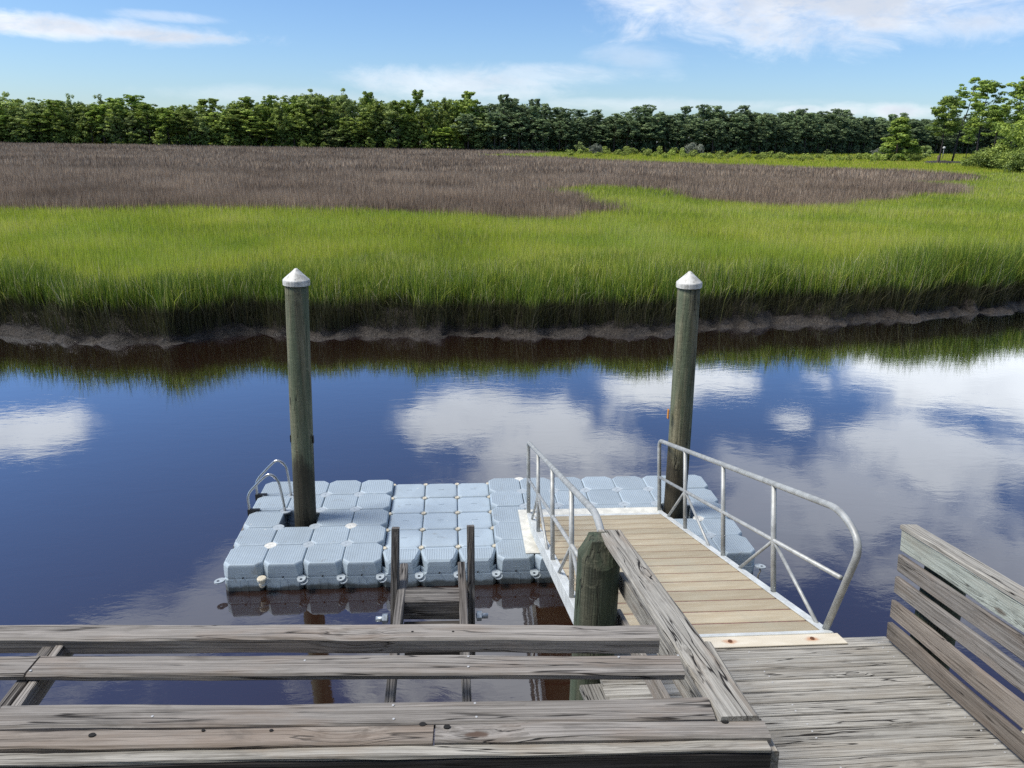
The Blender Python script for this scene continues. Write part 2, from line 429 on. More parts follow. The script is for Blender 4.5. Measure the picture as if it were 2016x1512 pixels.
mt, t, b = material('composite_deck')       # ribbed tan deck panels
tcn = t.n('ShaderNodeTexCoord'); P = tcn.outputs['Object']; oi = t.n('ShaderNodeObjectInfo')
s = t.n('ShaderNodeSeparateXYZ'); t.l(P, s.inputs[0])
rib = t.math('ABSOLUTE', t.math('SUBTRACT', t.math('FRACT', t.math('MULTIPLY', s.outputs[1], 1/.020)), .5))
ribh = t.step(rib, .12, .36)
f = t.noise(t.scale(P, (1.2, 6, 6)), 2.0, 6, .6, .4); f2 = t.noise(t.scale(P, (3, 60, 60)), 1.0, 5, .6)
c = t.mix(t.step(f, .35, .7), (.41, .345, .24), (.51, .455, .34))
c = t.mix(t.step(f2, .5, .75, 0, .4), c, (.38, .31, .20))
c = t.mix(t.math('MULTIPLY', t.math('SUBTRACT', 1, ribh), .65), c, (.24, .19, .115))
dv = t.n('ShaderNodeCombineXYZ')
for i in range(3): t.l(t.math('ADD', .86, t.math('MULTIPLY', oi.outputs['Random'], .28)), dv.inputs[i])
c = t.mix(1.0, c, dv.outputs[0], 'MULTIPLY')
Po = t.vmath('ADD', P, t.n('ShaderNodeObjectInfo').outputs['Location'])
c = t.mix(t.step(t.noise(Po, 1.4, 6, .65, .5), .48, .70, 0, .5), c, (.33, .31, .235))
t.l(c, b.inputs['Base Color']); b.inputs['Roughness'].default_value = .75; b.inputs['Specular IOR Level'].default_value = .25
bump(t, b, t.math('ADD', ribh, t.math('MULTIPLY', f2, .2)), .6, .004)
M['deck'] = mt
M['deck_seam'] = plain('deck_seam', (.21, .10, .085), .8, var=.2, nscale=30)
mt, t, b = material('flange_plate')         # near landing plate: dull cream with rust bleeding from its bolts
P = t.n('ShaderNodeTexCoord').outputs['Object']
c = t.mix(t.step(t.noise(t.scale(P, (2, 8, 8)), 1.5, 5), .4, .7), (.56, .50, .39), (.64, .585, .475))
s = t.n('ShaderNodeSeparateXYZ'); t.l(P, s.inputs[0])
for bxp in (.42, 1.05, 1.72):
    dx = t.math('SUBTRACT', s.outputs[0], bxp)
    d = t.math('SQRT', t.math('ADD', t.math('MULTIPLY', dx, dx), t.math('MULTIPLY', t.math('MULTIPLY', s.outputs[1], s.outputs[1]), 2.0)))
    rr_ = t.step(t.math('ADD', d, t.math('MULTIPLY', t.math('SUBTRACT', t.noise(P, 22, 4), .5), .06)), .075, .015, 0, .8)
    c = t.mix(rr_, c, (.42, .16, .05))
t.l(c, b.inputs['Base Color']); b.inputs['Roughness'].default_value = .6
M['flange'] = mt

# water: dark tannin-brown body under a mirror-like surface
mt, t, b = material('creek_water')
geo = t.n('ShaderNodeNewGeometry'); P = geo.outputs['Position']
r1 = t.noise(t.scale(P, (1.0, 2.2, 1)), 1.3, 4, .55, .6)
r2 = t.noise(t.scale(P, (1.0, 1.8, 1)), 7.0, 4, .6, .8)
r3 = t.noise(P, 34.0, 2, .5)
rough_zone = t.step(t.noise(P, .33, 4, .55, .6), .48, .68)
h = t.math('ADD', t.math('MULTIPLY', r1, .55), t.math('MULTIPLY', r2, .10))
h = t.math('ADD', h, t.math('MULTIPLY', t.math('MULTIPLY', t.math('ADD', t.math('MULTIPLY', r2, .22), t.math('MULTIPLY', r3, .035)), rough_zone), .55))
bp = t.n('ShaderNodeBump'); bp.inputs['Strength'].default_value = .045; bp.inputs['Distance'].default_value = .06; t.l(h, bp.inputs['Height'])
fr = t.n('ShaderNodeFresnel'); fr.inputs['IOR'].default_value = 1.62; t.l(bp.outputs[0], fr.inputs['Normal'])
body = t.n('ShaderNodeBsdfDiffuse'); body.inputs['Color'].default_value = (.020, .0085, .0045, 1)
gl = t.n('ShaderNodeBsdfGlossy'); gl.inputs['Roughness'].default_value = .0; gl.inputs['Color'].default_value = (.90, .95, 1, 1); t.l(bp.outputs[0], gl.inputs['Normal'])
ms = t.n('ShaderNodeMixShader'); t.l(t.math('MULTIPLY', fr.outputs[0], 2.5, clamp=True), ms.inputs[0]); t.l(body.outputs[0], ms.inputs[1]); t.l(gl.outputs[0], ms.inputs[2])
t.l(ms.outputs[0], mt.node_tree.nodes['Material Output'].inputs['Surface'])
M['water'] = mt

mt, t, b = material('marsh_mud')
P = t.n('ShaderNodeNewGeometry').outputs['Position']
n1 = t.noise(P, 5.0, 9, .7, .8); n2 = t.noise(P, 19, 7, .7, .5); n3 = t.noise(P, .7, 4, .6)
c = t.mix(t.step(n1, .38, .66), (.011, .0085, .0065), (.062, .049, .038))
c = t.mix(t.step(n2, .52, .72, 0, .6), c, (.12, .098, .078))
c = t.mix(t.step(n3, .5, .7, 0, .5), c, (.02, .016, .012))
sz_ = t.n('ShaderNodeSeparateXYZ'); t.l(P, sz_.inputs[0])
silt = t.math('MULTIPLY', t.step(t.math('ADD', sz_.outputs[2], t.math('MULTIPLY', t.math('SUBTRACT', n1, .5), 1.1)), .26, .04, 0, .8), t.step(t.noise(P, .55, 4, .6, .4), .40, .58, .15, 1.0))
c = t.mix(silt, c, t.mix(t.step(n2, .4, .62), (.045, .037, .030), (.135, .114, .093)))
t.l(c, b.inputs['Base Color']); t.l(t.step(n2, .3, .7, .35, .85), b.inputs['Roughness'])
b.inputs['Specular IOR Level'].default_value = .45
bump(t, b, t.math('ADD', n1, t.math('MULTIPLY', n2, .5)), 1.0, .22)
M['mud'] = mt
mt, t, b = material('forest_floor')
P = t.n('ShaderNodeNewGeometry').outputs['Position']
c = t.mix(t.step(t.noise(P, .25, 6), .4, .65), (.05, .055, .022), (.09, .075, .045))
t.l(c, b.inputs['Base Color']); b.inputs['Roughness'].default_value = .95
M['floor'] = mt

def leaf_mat(name, stops, transl=.35, patch=None, patch_scale=.1, rough=.6, gloss=.25, patch_amt=.8, shade_z=None):
    """Foliage: colour varies per blade or leaf through the 'tint' attribute."""
    mt, t, b = material(name)
    at = t.n('ShaderNodeAttribute', attribute_name='tint')
    c = t.ramp(at.outputs['Fac'], stops)
    oi = t.n('ShaderNodeObjectInfo')
    tint = t.math('ADD', .74, t.math('MULTIPLY', oi.outputs['Random'], .52))
    cc = t.n('ShaderNodeCombineXYZ')
    for i in range(3): t.l(tint, cc.inputs[i])
    c = t.mix(1.0, c, cc.outputs[0], 'MULTIPLY')
    if patch:
        P = t.n('ShaderNodeNewGeometry').outputs['Position']
        c = t.mix(t.step(t.noise(P, patch_scale, 5, .6, .4), .44, .66, 0, patch_amt), c, t.mix(1.0, c, patch + (1,), 'MULTIPLY'))
    if shade_z:
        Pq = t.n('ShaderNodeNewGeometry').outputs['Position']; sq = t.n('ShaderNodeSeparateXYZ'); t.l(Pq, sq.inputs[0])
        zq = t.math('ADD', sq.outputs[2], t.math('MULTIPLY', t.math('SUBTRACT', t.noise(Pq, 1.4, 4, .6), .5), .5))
        c = t.mix(t.step(zq, shade_z+.18, shade_z-.22, 0, .88), c, (.035, .026, .016))  # shade low on the bank front, put into blade colour by height
    d = t.n('ShaderNodeBsdfDiffuse'); t.l(c, d.inputs['Color'])
    tr = t.n('ShaderNodeBsdfTranslucent'); t.l(c, tr.inputs['Color'])
    m1 = t.n('ShaderNodeMixShader'); m1.inputs[0].default_value = transl; t.l(d.outputs[0], m1.inputs[1]); t.l(tr.outputs[0], m1.inputs[2])
    g = t.n('ShaderNodeBsdfGlossy'); g.inputs['Roughness'].default_value = rough; g.inputs['Color'].default_value = (.8, .85, .8, 1)
    m2 = t.n('ShaderNodeMixShader'); m2.inputs[0].default_value = gloss*.12; t.l(m1.outputs[0], m2.inputs[1]); t.l(g.outputs[0], m2.inputs[2])
    t.l(m2.outputs[0], mt.node_tree.nodes['Material Output'].inputs['Surface'])
    mt.node_tree.nodes.remove(b)
    return mt
M['cordgrass'] = leaf_mat('cordgrass_blades', [(0, (.16, .205, .022)), (.45, (.355, .43, .032)), (.8, (.51, .56, .055)), (.93, (.50, .48, .12)), (1, (.55, .48, .27))], .45, (.72, .88, .8), .12, patch_amt=.6)
M['bankgrass'] = leaf_mat('bank_grass_blades', [(0, (.022, .05, .008)), (.5, (.135, .215, .020)), (.85, (.42, .48, .045)), (.93, (.46, .44, .12)), (1, (.60, .53, .36))], .25, (.7, .85, .7), .5, patch_amt=.5, shade_z=.98)
M['rush'] = leaf_mat('needlerush_blades', [(0, (.155, .106, .070)), (.5, (.37, .265, .175)), (.85, (.56, .42, .29)), (1, (.66, .53, .375))], .25, (.62, .60, .58), .07, patch_amt=.75)
M['meadow'] = leaf_mat('bright_meadow_blades', [(0, (.32, .42, .02)), (.6, (.52, .60, .04)), (.9, (.62, .62, .08)), (1, (.60, .42, .17))], .4)  # raised albedo stands in for sun falling on this strip
M['broad'] = leaf_mat('broadleaf_foliage', [(0, (.05, .085, .018)), (.5, (.22, .30, .052)), (1, (.46, .54, .10))], .3)  # this and the pale one: sun on the left forest put into colour
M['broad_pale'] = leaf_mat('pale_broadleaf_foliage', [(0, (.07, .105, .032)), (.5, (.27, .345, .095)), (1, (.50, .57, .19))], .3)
M['pine'] = leaf_mat('cloud_shaded_pine_foliage', [(0, (.042, .068, .034)), (.5, (.145, .205, .088)), (1, (.30, .38, .155))], .2)  # cloud shade over the right forest is put into this pine colour
M['pine_lit'] = leaf_mat('sunlit_pine_foliage', [(0, (.05, .09, .014)), (.5, (.21, .31, .042)), (1, (.45, .54, .085))], .3)  # lighter pine copy with sunlight put into the colour
M['shrub'] = leaf_mat('yellow_green_shrub_foliage', [(0, (.14, .19, .025)), (.5, (.32, .40, .06)), (1, (.48, .54, .15))], .35)
M['shrub_grey'] = leaf_mat('grey_shrub_foliage', [(0, (.07, .085, .055)), (.5, (.19, .21, .15)), (1, (.36, .37, .28))], .3)
M['bark'] = plain('pine_bark', (.14, .10, .075), .9, var=.25, nscale=3, bstr=.4)
M['bark_dark'] = plain('dark_bark', (.065, .052, .042), .9, var=.25, nscale=3, bstr=.4)

# ================================================================== SETTING
# far bank of the creek: waterline as (x, y)
SHORE = np.array([(-400, 60), (-120, 26), (-60, 17), (-30, 14.2), (-16, 13.6), (-9.7, 13.15), (-6.56, 12.2), (-5, 12.25), (-3.5, 13.2), (-1, 12.9), (1.8, 13.1), (4.6, 13.0),
                  (9.2, 13.3), (11, 14.0), (13.9, 14.55), (15.4, 14.57), (18.5, 15.4), (23.4, 16.7), (30, 18.6), (45, 24), (80, 40), (500, 120)])
def wig(x):
    return .16*np.sin(x*1.9+.6) + .10*np.sin(x*4.3+1.1) + .06*np.sin(x*9.1)
def shore(x):
    x = np.asarray(x, float)
    return np.interp(x, SHORE[:, 0], SHORE[:, 1]) + wig(x)*np.where(np.abs(x) < 60, 1, 0)
PROF_D = [-30, -2, 0, .35, .75, 1.1, 2.2, 8, 60, 200, 260, 700]
PROF_Z = [-3, -.7, 0, .10, .38, .68, .78, .85, .9, 1.0, 1.3, 2.0]
def ground_z(x, y):
    return np.interp(np.asarray(y, float)-shore(x), PROF_D, PROF_Z)

def build_ground():
    xs = np.concatenate([np.linspace(-600, -60, 28), np.linspace(-58, -18, 60), np.arange(-17.5, 32, .11), np.linspace(33, 80, 60), np.linspace(85, 900, 30)])
    ds = np.concatenate([[-30, -2, -.6], np.arange(-.3, 1.9, .085), [2.1, 2.6, 3.5, 5, 8, 14, 25, 45, 80, 130, 190, 230, 270, 330, 450, 700]])
    n, k = len(xs), len(ds)
    V = np.zeros((n, k, 3))
    sh = shore(xs)
    for i, x in enumerate(xs):
        for j, d in enumerate(ds):
            z = float(np.interp(d, PROF_D, PROF_Z)); dx = dy = 0.0
            if -1 < d < 4 and -60 < x < 90:
                q = mnoise.fractal((x*.9, d*1.3, 3.3), 1.0, 2.0, 5)
                q2 = mnoise.noise((x*4.6, d*5.0, 1.3)); q3 = mnoise.noise((x*11, d*12.0, 9.3))
                kk = min(1, max(0, (d+.25)/.5))
                z += kk*(q*.20 + q2*.085 + q3*.05)*(1 if d < 1.6 else .5); dy = mnoise.noise((x*2.1, 5.0, d*1.5))*.16*kk
            V[i, j] = (x + dx, sh[i]+d+dy, z)
    idx = np.arange(n*k).reshape(n, k)
    Fq = np.stack([idx[:-1, :-1], idx[1:, :-1], idx[1:, 1:], idx[:-1, 1:]], -1).reshape(-1, 4)
    me = np_mesh('marsh_ground', V.reshape(-1, 3), Fq, M['mud'], smooth=True)
    o = mesh_obj('marsh_ground', me); tag(o, kind='structure'); return o
build_ground()

bm = bmesh.new()
vs = [bm.verts.new(p) for p in ((-700, -90, 0), (900, -90, 0), (900, 150, 0), (-700, 150, 0))]; bm.faces.new(vs)
water = mesh_obj('creek_water', bm_mesh('creek_water', bm, M['water'])); tag(water, kind='structure')

bm = bmesh.new(); ring_ = []
for i in range(25):
    a_ = R(-95 + 190*i/24); q_ = []
    for rad_, zz_ in ((11.5, -.5), (13, .35), (16, .8), (70, 1.4)): q_.append(bm.verts.new((3+math.sin(a_)*rad_*1.25, -9.5-math.cos(a_)*rad_ + .5*math.sin(i*1.7), zz_)))
    if ring_:
        for j in range(3): bm.faces.new((ring_[j], q_[j], q_[j+1], ring_[j+1]))
    ring_ = q_
tag(mesh_obj('added_near_shore', bm_mesh('added_near_shore', bm, M['floor'], smooth=True)), kind='structure')  # unseen ground added behind the camera, under the sky-blocking trees
# ------------------------------------------------------------------ grass
def px_poly(pts, z=1.35):
    return np.array([tuple(at_z(x, y, z))[:2] for x, y in pts])
RUSH_POLY = px_poly([(-250, 391), (0, 396), (180, 402), (300, 400), (430, 398), (560, 404), (700, 402), (860, 411), (940, 415), (1000, 420), (1120, 420), (1215, 411), (1205, 398), (1150, 382), (1095, 370), (1140, 363),
                     (1200, 360), (1290, 363), (1355, 372), (1370, 384), (1440, 392), (1520, 398), (1640, 397), (1715, 391), (1760, 381), (1890, 373), (1898, 362), (1790, 354),
                     (1905, 351), (1915, 342), (1780, 333), (1700, 331), (1540, 327), (1380, 321), (1200, 315), (1100, 309), (1000, 306), (940, 303), (1020, 301.5), (1080, 299),
                     (1000, 294.5), (700, 291), (655, 290.5), (400, 286.5), (330, 286.5), (180, 284.5), (0, 279), (-250, 274)])
MEADOW_POLY = px_poly([(1075, 305), (1100, 309), (1200, 315), (1380, 321), (1540, 327), (1700, 331), (1780, 333), (2300, 345), (2300, 308), (1830, 304), (1500, 303), (1200, 301)])
def inside(P, poly):
    x, y = P[:, 0], P[:, 1]; r = np.zeros(len(P), bool); j = len(poly)-1
    for i in range(len(poly)):
        xi, yi = poly[i]; xj, yj = poly[j]
        c = ((yi > y) != (yj > y)) & (x < (xj-xi)*(y-yi)/(yj-yi+1e-12)+xi); r ^= c; j = i
    return r
EDGE = [(at_z(-130, yy, 1.2), at_z(2150, yy, 1.2)) for yy in (800, 620, 520, 440, 400, 370, 350, 335, 325, 315, 308, 303, 300)]
EL = np.array(sorted([(a.y, a.x) for a, b_ in EDGE] + [(a.y, a.x) for a in (at_z(-130, yy, 1.2) for yy in (292, 285, 278, 272))])); ER = np.array(sorted((b_.y, b_.x) for a, b_ in EDGE))
def x_left(y): return np.interp(y, EL[:, 0], EL[:, 1])
def x_right(y): return np.interp(y, ER[:, 0], ER[:, 1])
def scatter_band(y0, y1, dens):
    yc = np.linspace(y0, y1, 40); area = np.trapezoid(x_right(yc)-x_left(yc), yc) if hasattr(np, 'trapezoid') else np.trapz(x_right(yc)-x_left(yc), yc)
    n = int(area*dens)
    wmax = (x_right(yc)-x_left(yc)).max()
    out = []
    got = 0
    while got < n:
        y = rng.uniform(y0, y1, n); x = x_left(y) + rng.uniform(0, wmax, n)
        k = x < x_right(y); out.append(np.stack([x[k], y[k]], 1)); got += k.sum()
    return np.concatenate(out)[:n]
def blades(P, z, h, wd, lean, tint, segs=1, lean_dir=None):
    n = len(P); a = rng.uniform(0, 2*np.pi, n)                        # facing
    la = rng.uniform(0, 2*np.pi, n) if lean_dir is None else lean_dir
    side = np.stack([np.cos(a), np.sin(a), np.zeros(n)], 1)*(wd/2)[:, None]
    ld = np.stack([np.cos(la), np.sin(la), np.zeros(n)], 1)*(lean*h)[:, None]
    base = np.concatenate([P, z[:, None]], 1)
    tip = base + ld + np.stack([np.zeros(n), np.zeros(n), h*np.sqrt(np.clip(1-lean**2*.6, .1, 1))], 1)
    if segs == 1:
        V = np.stack([base-side, base+side, tip], 1).reshape(-1, 3); Fc = np.arange(3*n).reshape(n, 3); tt = np.repeat(tint, 3)
    else:
        mid = base + ld*.28 + np.stack([np.zeros(n), np.zeros(n), h*.56], 1)
        V = np.stack([base-side*.8, base+side*.8, mid-side, mid+side, tip], 1).reshape(-1, 3)
        b0 = np.arange(n)*5
        Fc = np.stack([np.stack([b0, b0+1, b0+3], 1), np.stack([b0, b0+3, b0+2], 1), np.stack([b0+2, b0+3, b0+4], 1)], 1).reshape(-1, 3); tt = np.repeat(tint, 5)
    return V, Fc, tt
class Grass:
    def __init__(s): s.V = []; s.F = []; s.T = []; s.o = 0
    def add(s, V, Fc, tt): s.V.append(V); s.F.append(Fc+s.o); s.T.append(tt); s.o += len(V)
    def build(s, name, mat, label, cat):
        me = np_mesh(name, np.concatenate(s.V), np.concatenate(s.F), mat, {'tint': np.concatenate(s.T)})
        return tag(mesh_obj(name, me), label, cat, kind='stuff')
def smooth_noise(x, y, s, seed=0):
    """Cheap smooth value noise for many points."""
    g = np.random.default_rng(seed).uniform(0, 1, (64, 64))
    u, v = x/s, y/s; i, j = np.floor(u).astype(int), np.floor(v).astype(int); fu, fv = u-i, v-j
    fu, fv = fu*fu*(3-2*fu), fv*fv*(3-2*fv)
    q = lambda a, c: g[a % 64, c % 64]
    return (q(i, j)*(1-fu)+q(i+1, j)*fu)*(1-fv) + (q(i, j+1)*(1-fu)+q(i+1, j+1)*fu)*fv
bank, cord, rush, mead = Grass(), Grass(), Grass(), Grass()
# (1) tall fringe along the bank
def fringe_depth(x): return 5.5 + 2.5*np.sin(x*.23+.4) + 1.6*np.sin(x*.61+2.0)
P = scatter_band(12.2, 24, 800); d = P[:, 1]-shore(P[:, 0])
fd = fringe_depth(P[:, 0])
clump = smooth_noise(P[:, 0], P[:, 1], .55, 1)*.6 + smooth_noise(P[:, 0], P[:, 1], 1.7, 2)*.4
keep = (d > .48 + .5*smooth_noise(P[:, 0], P[:, 1]*0, 1.1, 3) + .35*smooth_noise(P[:, 0], P[:, 1]*0, .35, 9) - .25) & (d < fd + 1.0*clump) & (rng.uniform(0, 1, len(P)) < np.where(d < 2.2, 1.0, .62)*(.35+clump))
P, d, fd, clump = P[keep], d[keep], fd[keep], clump[keep]; n = len(P)
tall = np.interp(P[:, 0], [-14, -9, -6, -4.5, -2.5, 0, 3, 8, 9.5, 12, 14.5, 17, 18.5, 21, 30], [.88, .92, 1.12, 1.15, .80, .72, .78, .76, .92, .90, 1.05, .90, 1.25, 1.35, 1.1])
h = 1.40*tall*rng.uniform(.55, 1.12, n)*(.72+.5*clump)*np.interp(d/fd, [0, .4, 1], [1, .92, .55])
tint = np.clip(rng.normal(.46, .26, n)+.30*(clump-.5) + .38*np.clip((d-.6)/3.0, 0, 1) - .12, 0, .90); dry = rng.uniform(0, 1, n) < .035 + .12*smooth_noise(P[:, 0], P[:, 1], 2.3, 5); tint[dry] = rng.uniform(.92, 1, dry.sum())
lean = np.abs(rng.normal(.10, .16, n)); lean = np.where(rng.uniform(0, 1, n) < .07, lean+.45, lean)
bank.add(*blades(P, ground_z(P[:, 0], P[:, 1])-.05, h, rng.uniform(.008, .017, n), np.clip(lean, 0, .9), tint, 2))
# blades that hang out over the mud
nh = 9000; x = rng.uniform(-16, 30, nh); y = shore(x) + .42 + np.abs(rng.normal(0, .28, nh)); P = np.stack([x, y], 1)
ln = np.clip(np.abs(rng.normal(.35, .28, nh)), 0, .95)
tint = np.clip(rng.normal(.35, .22, nh), 0, .9); dry = rng.uniform(0, 1, nh) < .22; tint[dry] = rng.uniform(.93, 1, dry.sum())
bank.add(*blades(P, ground_z(x, y)-.03, rng.uniform(.35, .95, nh), rng.uniform(.008, .016, nh), ln, tint, 2, rng.normal(-np.pi/2, .7, nh)))
# taller ragged tufts that break the outline of the fringe
for i in range(95):
    x0 = rng.uniform(-15, 26) if i < 70 else rng.uniform(16.5, 26)
    c0 = np.array([x0, float(shore(x0)) + rng.uniform(.6, 3.2)]); k = int(rng.uniform(25, 60)); hh = rng.uniform(1.05, 1.45) if i < 70 else rng.uniform(1.3, 1.85)
    P = c0 + rng.normal(0, .16, (k, 2)); tint = np.clip(rng.normal(.5, .2, k), 0, .9); q_ = rng.uniform(0, 1, k) < .15; tint[q_] = rng.uniform(.92, 1, q_.sum())
    bank.add(*blades(P, ground_z(P[:, 0], P[:, 1])-.05, hh*rng.uniform(.6, 1.05, k), rng.uniform(.009, .018, k), np.clip(np.abs(rng.normal(.22, .2, k)), 0, .85), tint, 2))
# (2) short cordgrass behind, thinning in number and growing in blade width with distance
for (y0, y1, dens, wd) in ((16, 27, 330, .012), (27, 38, 190, .018), (38, 56, 85, .030), (56, 90, 32, .05), (90, 160, 8, .12), (160, 245, 3.2, .22), (245, 345, 1.1, .40)):
    P = scatter_band(y0, y1, dens); d = P[:, 1]-shore(P[:, 0]); P = P[d > fringe_depth(P[:, 0])-.8]
    wob = np.stack([smooth_noise(P[:, 0], P[:, 1], 4.0, 31)-.5, smooth_noise(P[:, 0], P[:, 1], 4.0, 32)-.5], 1)*3.0 + rng.normal(0, .28+.006*y0, P.shape)
    r_ = inside(P+wob, RUSH_POLY); me_ = inside(P+wob, MEADOW_POLY) | (P[:, 1] > 262)
    for G_, sel, hh in ((cord, ~r_ & ~me_, .50), (rush, r_, .80), (mead, me_, .55)):
        Q = P[sel]; n = len(Q)
        if n == 0: continue
        c1 = smooth_noise(Q[:, 0], Q[:, 1], 3.1, 11); c2 = smooth_noise(Q[:, 0], Q[:, 1], 9.0, 12)
        h = hh*rng.uniform(.62, 1.15, n)*(.8+.25*c1+.2*c2)
        tint = np.clip(rng.normal(.5, .34, n)+.45*(c1-.5)+.35*(c2-.5), 0, .95)
        if G_ is cord:
            k = rng.uniform(0, 1, n) < .02; tint[k] = 1
        G_.add(*blades(Q, ground_z(Q[:, 0], Q[:, 1])-.03, h, np.full(n, wd)*rng.uniform(.7, 1.3, n), np.clip(np.abs(rng.normal(.16, .1, n)), 0, .6), tint, 1))
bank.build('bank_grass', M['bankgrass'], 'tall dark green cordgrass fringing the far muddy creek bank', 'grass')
cord.build('cordgrass', M['cordgrass'], 'short bright green marsh grass spreading behind the bank', 'grass')
rush.build('needlerush', M['rush'], 'purplish brown rush beds across the far marsh', 'rushes')
mead.build('meadow_grass', M['meadow'], 'bright yellow green grass strip before the dark forest', 'grass')

# ------------------------------------------------------------------ trees
def leaf_cloud(centres, radii, nper, size, seed, flat=.6, tint_c=None):
    g = np.random.default_rng(seed); n = len(centres)*nper
    c = np.repeat(centres, nper, 0); rr = np.repeat(radii, nper)
    v = g.normal(0, 1, (n, 3)); v /= np.linalg.norm(v, axis=1)[:, None]
    rad = g.uniform(.35, 1, n)**.6
    p = c + v*(rr*rad)[:, None]*np.array([1, 1, flat])
    nr = v + np.array([0, 0, .45]) + g.normal(0, .45, (n, 3)); nr /= np.linalg.norm(nr, axis=1)[:, None]
    a = np.cross(nr, g.normal(0, 1, (n, 3))); a /= np.linalg.norm(a, axis=1)[:, None]
    b_ = np.cross(a, nr); b_ /= np.linalg.norm(b_, axis=1)[:, None]
    s = (size*g.uniform(.6, 1.3, n))[:, None]
    V = np.stack([p-a*s*.5, p+b_*s*.36, p+a*s*.5, p-b_*s*.36], 1).reshape(-1, 3)
    Fq = np.arange(4*n).reshape(n, 4)
    tc_ = np.repeat(tint_c if tint_c is not None else g.uniform(.22, .82, len(centres)), nper)
    tt = np.clip(tc_ + g.normal(0, .16, n), 0, 1)
    return V, Fq, np.repeat(tt, 4)
def crown_points(kind, H, rad, ncl, seed):
    g = np.random.default_rng(seed); C_, S_ = [], []
    for i in range(ncl):
        a = g.uniform(0, 2*math.pi)
        if kind == 'pine':
            t_ = g.uniform(.40, 1.0)**.9
            env = rad*(.30 + .9*math.sin(min(1, (1-t_)/.6+.12)*math.pi*.62))*(.75+.35*math.sin(a*2+seed)+.25*math.sin(t_*23+seed))
            r_ = env*g.uniform(.25, 1)**.6; C_.append((math.cos(a)*r_, math.sin(a)*r_, t_*H-.3)); S_.append(g.uniform(.55, 1.05)*rad*(.33 if ncl < 100 else .25))
        elif kind == 'slim':
            t_ = g.uniform(.66, 1.0); env = rad*(.25+1.0*math.sin((1-t_)/.34*math.pi*.8+.25))*(.8+.3*math.sin(a*3+seed))
            r_ = env*g.uniform(.2, 1)**.6; C_.append((math.cos(a)*r_, math.sin(a)*r_, t_*H-.3)); S_.append(g.uniform(.5, .9)*rad*.30)
        elif kind == 'cone':
            t_ = g.uniform(.06, 1.0); env = rad*(1.04-t_)**.75*(.85+.25*math.sin(a*3+t_*9))
            r_ = env*g.uniform(.45, 1)**.5; C_.append((math.cos(a)*r_, math.sin(a)*r_, t_*H-.2)); S_.append(g.uniform(.6, 1.0)*rad*.26)
        else:
            v = g.normal(0, 1, 3); v /= np.linalg.norm(v); k = g.uniform(.45, 1)**.5
            lo = .03 if kind == 'broad' else .0
            ir = .8+.3*math.sin(a*2+seed*1.7)+.18*math.sin(v[2]*7+seed)
            C_.append((v[0]*rad*k*ir, v[1]*rad*k*ir, H*(lo+(1-lo)/2) + v[2]*k*H*(1-lo)/2*.95*(.9+.15*math.sin(a*3+seed)))); S_.append(g.uniform(.6, 1.15)*rad*(.30 if ncl < 160 else .21))
    return np.array(C_), np.array(S_)
def trunk_bm(H, r, seed, lean=0.0, limbs=6, lo=.4, spread=2.0, nside=7):
    rr = random.Random(seed); bm = bmesh.new()
    pts = [Vector((lean*(k/6)**1.3*H + .12*math.sin(k*1.3+seed)*(k > 0), .1*math.sin(k*1.9+seed)*(k > 0), H*.97*k/6)) for k in range(7)]
    tube_bm(bm, pts, r, nside, True, r*.22)
    for i in range(limbs):
        t_ = lo + (1-lo)*(i+.5)/limbs*.92; k = t_*6*.97; b0 = pts[int(k)].lerp(pts[min(6, int(k)+1)], k-int(k))
        a = rr.uniform(0, 6.28); L = spread*(1.1-t_*.6)*rr.uniform(.6, 1.1)
        tube_bm(bm, [b0, b0+Vector((math.cos(a)*L*.55, math.sin(a)*L*.55, L*.22)), b0+Vector((math.cos(a)*L, math.sin(a)*L, L*.5))], r*.33*(1-t_*.5), 5, True, r*.06)
    return bm
PROTO = {}
def make_proto(key, kind, H, rad, ncl, nper, leaf, mat, bark, seed, lean=0.0, flat=.55, trunk_r=.2, limbs=6, lo=.4):
    C_, S_ = crown_points(kind, H, rad, ncl, seed)
    if lean: C_[:, 0] += lean*(C_[:, 2]/H)**1.3*H
    V, Fq, T = leaf_cloud(C_, S_, nper, leaf, seed+1, flat)
    crown = np_mesh('crown', V, Fq, mat, {'tint': T})
    trunk = bm_mesh('trunk', trunk_bm(H*.95, trunk_r, seed, lean, limbs, lo, rad*.9), bark, smooth=True)
    PROTO[key] = dict(H=H, rad=rad, crown=crown, trunk=trunk, V=V, T=T)
def plant_tree(key, name, label, loc, H, wid=None, rotz=0.0, cat='tree', group=None, crown_name='crown', trunk_name='trunk'):
    p = PROTO[key]; o = thing(name, label, cat, loc, group)
    sz = H/p['H']; sx = sz if wid is None else wid/(2*p['rad'])
    o.rotation_euler = (0, 0, rotz); o.scale = (sx, sx, sz)
    for nm, me in ((trunk_name, p['trunk']), (crown_name, p['crown'])):
        c = bpy.data.objects.new(nm, me); COL.objects.link(c); c.parent = o
    return o
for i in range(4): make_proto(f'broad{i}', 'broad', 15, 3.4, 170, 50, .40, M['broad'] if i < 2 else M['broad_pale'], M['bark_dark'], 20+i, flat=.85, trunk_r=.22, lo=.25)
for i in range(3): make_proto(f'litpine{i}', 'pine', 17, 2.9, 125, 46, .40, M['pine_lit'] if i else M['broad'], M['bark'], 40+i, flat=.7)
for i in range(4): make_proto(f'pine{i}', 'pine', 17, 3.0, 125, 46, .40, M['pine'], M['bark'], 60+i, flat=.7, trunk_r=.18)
for i in range(2): make_proto(f'under{i}', 'shrub', 6, 2.6, 44, 70, .38, M['broad_pale'] if i else M['broad'], M['bark_dark'], 80+i, trunk_r=.1, lo=.2)
